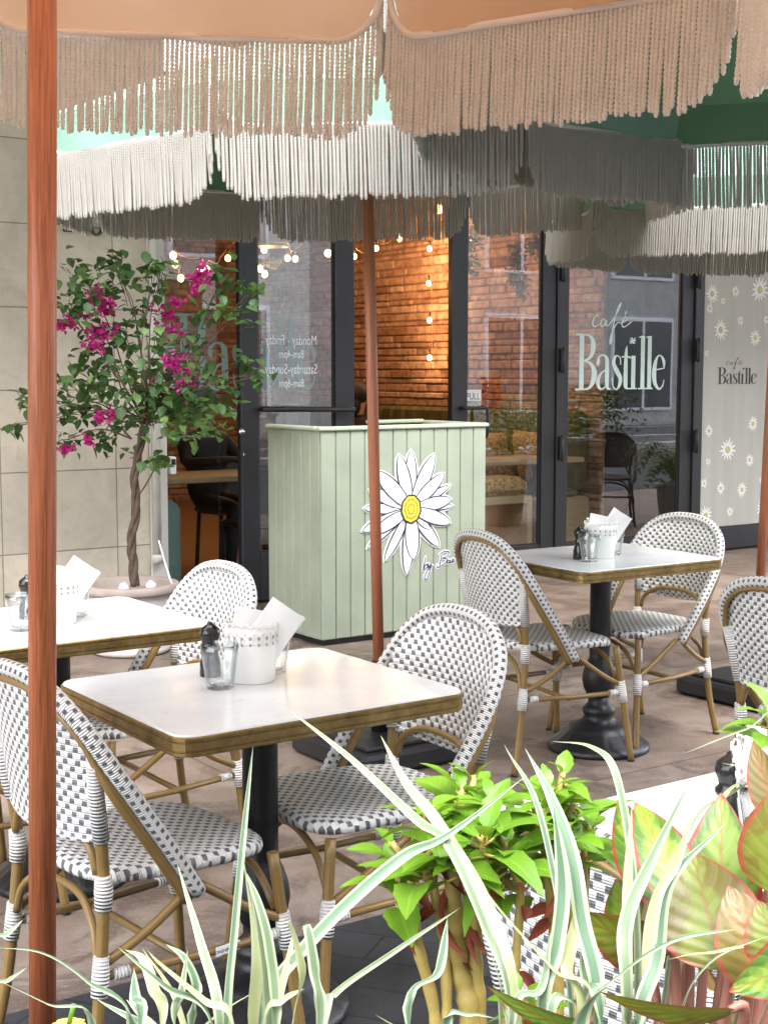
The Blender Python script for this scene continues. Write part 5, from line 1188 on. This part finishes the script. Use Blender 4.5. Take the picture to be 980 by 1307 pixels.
# ================================================================== FURNITURE IN PLACE
E_T=(1.545,2.69)
T1=bistro_table('bistro_table','brass edged white table in the middle foreground, nearest full table','white topped bistro tables'); T1.location=xy(1.545,2.69,.005); T1.rotation_euler=(0,0,AX)
def put_table(u,v,lb,rz=AX,z=0):
    t=dup(T1); t.location=xy(u,v,z); t.rotation_euler=(0,0,rz); t['label']=lb; return t
put_table(3.765,3.925,'brass edged white table at the right, before the lettered pane',AX-.03)
put_table(1.50,3.765,'brass edged white table at the left, behind the near pole')
put_table(1.80,1.335,'brass edged white table at the right edge, half hidden by the planter leaves',AX,.005)
CG='checkered bistro chairs around the tables'
C0=bistro_chair('bistro_chair','checkered chair at the lower left, its back behind the near pole',CG,tagged=True)
def put(o,u,v,ang,z=0): o.location=xy(u,v,z); o.rotation_euler=(0,0,AX+ang); return o
put(C0,1.262,2.69,.10,.005)
C1=bistro_chair('bistro_chair','checkered chair at the right side of the nearest table, seat toward us',CG); put(C1,1.82,2.70,PI-.06,.005)
def put_chair(u,v,ang,lb,z=0):
    c=dup(C1); c['label']=lb; return put(c,u,v,ang,z)
put_chair(3.52,3.975,-.12,'checkered chair with its back to us, left side of the far right table')
put_chair(4.03,4.00,PI+.02,'checkered chair on the right of the far right table, facing us')
put_chair(1.76,3.76,PI+.02,'checkered chair between the left table and the host stand')
put_chair(1.17,3.74,.0,'checkered chair on the far left, mostly behind the near pole')
put_chair(3.43,2.58,.0,'checkered chair cut off by the right edge of the picture')
put_chair(1.50,1.345,.03,'checkered chair behind the leafy plants, at the half hidden table',.005)
dk=bistro_chair('bistro_chair','dark cane chair mirrored in the lettered pane','dark cane chairs',W='dweave',B='dbamboo',wr='dbamboo',bd='dweave'); put(dk,9.55,5.75,PI*.75,0)

def at_table(o,px,py,rz=0.0,z=.7518): p=atz(px,py,.75); o.location=(p.x,p.y,z); o.rotation_euler=(0,0,rz); return o
B1=bucket('white lace bucket on the nearest table, between two glasses'); at_table(B1,322,872,.2,.7568)
M1=menu_cards('folded menu leaning out of the bucket on the nearest table'); M1.location=B1.location+Vector((.006,.004,0)); M1.rotation_euler=(0,0,-1.25)
G1=tumbler('faceted glass in front of the bucket on the nearest table'); at_table(G1,281,882,0,.7568)
def dupl(o,lb,px,py,rz=0.0,z=.7518): c=dup(o); c['label']=lb; return at_table(c,px,py,rz,z)
dupl(G1,'faceted glass behind the bucket on the nearest table',349,862,.3,.7568)
P1=mill('black pepper mill behind the front glass on the nearest table'); at_table(P1,269,866,0,.7568)
for nm,bx,by,g1,g2,ml_,zz in (('far right table',766,712,(752,717),(782,708),(739,714),.7518),('left table',74,796,(28,805),(98,787),(36,790),.7518),('half hidden right table',985,1072,(978,1090),(1020,1060),(930,1068),.7568)):
    b=dupl(B1,'white lace bucket on the %s'%nm,bx,by,.9,zz); k=dup(M1); k['label']='folded menu leaning out of the bucket on the %s'%nm; k.location=b.location+Vector((.006,.004,0)); k.rotation_euler=(0,0,-1.15)
    dupl(G1,'faceted glass nearer us beside the bucket on the %s'%nm,*g1,.2,zz); dupl(G1,'faceted glass beyond the bucket on the %s'%nm,*g2,.5,zz); dupl(P1,'black pepper mill beside the bucket on the %s'%nm,*ml_,.0,zz)

# parasols
b1=Vector((-.555,2.165,.005))
parasol('peach parasol on the wooden pole nearest us at the left','peach','rope_p','trim',2.256,b1,RC,math.radians(65.3),(.045,.034),'polewood',.021)
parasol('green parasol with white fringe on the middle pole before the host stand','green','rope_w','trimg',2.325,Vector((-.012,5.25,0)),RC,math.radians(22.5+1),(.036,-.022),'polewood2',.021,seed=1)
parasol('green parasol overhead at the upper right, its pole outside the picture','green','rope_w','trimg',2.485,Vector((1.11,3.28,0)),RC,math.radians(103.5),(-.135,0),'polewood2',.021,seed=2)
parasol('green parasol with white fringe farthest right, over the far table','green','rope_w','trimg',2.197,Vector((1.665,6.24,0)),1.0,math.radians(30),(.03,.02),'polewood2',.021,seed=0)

# ================================================================== LIGHT AND CAMERA
w=bpy.data.worlds.new('World'); scene.world=w; w.use_nodes=True; nt=w.node_tree; bgn=nt.nodes['Background']
sky=nt.nodes.new('ShaderNodeTexSky'); sky.sky_type='NISHITA'; sky.sun_disc=False
SUN_EL,SUN_AZ=math.radians(62),math.radians(-75)   # azimuth of the direction the light comes from, from +x
sx,sy,sz=math.cos(SUN_EL)*math.cos(SUN_AZ),math.cos(SUN_EL)*math.sin(SUN_AZ),math.sin(SUN_EL)
sky.sun_elevation=SUN_EL; sky.sun_rotation=math.atan2(sx,sy); sky.air_density=1.0; sky.dust_density=2.5; sky.ozone_density=.6
hsv=nt.nodes.new('ShaderNodeHueSaturation'); hsv.inputs['Saturation'].default_value=.35; nt.links.new(sky.outputs[0],hsv.inputs['Color']); nt.links.new(hsv.outputs[0],bgn.inputs[0])   # thin cloud greys the sky; bgn.inputs[1].default_value=.15
L=bpy.data.lights.new('sun','SUN'); L.energy=.5; L.angle=math.radians(100); L.color=(1,.95,.88); so=bpy.data.objects.new('sun',L); COL.objects.link(so); so.rotation_euler=Vector((sx,sy,sz)).to_track_quat('Z','Y').to_euler()
cd=bpy.data.cameras.new('camera'); co=bpy.data.objects.new('camera',cd); COL.objects.link(co); co.location=(0,0,CAM_H); co.rotation_euler=(PI/2-TILT,0,0)
cd.sensor_fit='VERTICAL'; cd.sensor_height=24; cd.lens=24*F_PX/1307; cd.clip_start=.05; cd.clip_end=500; scene.camera=co
vs=scene.view_settings; scene.display_settings.display_device='sRGB'; vs.view_transform='Standard'; vs.look='None'; vs.gamma=1; vs.use_curve_mapping=False; vs.exposure=0.74
scene.render.engine='CYCLES'; c=scene.cycles; c.max_bounces=10; c.transparent_max_bounces=24; c.transmission_bounces=8; c.diffuse_bounces=4; c.glossy_bounces=4; c.caustics_reflective=False; c.caustics_refractive=False; c.use_denoising=True; c.sample_clamp_indirect=6
try: c.denoiser='OPENIMAGEDENOISE'
except Exception: pass
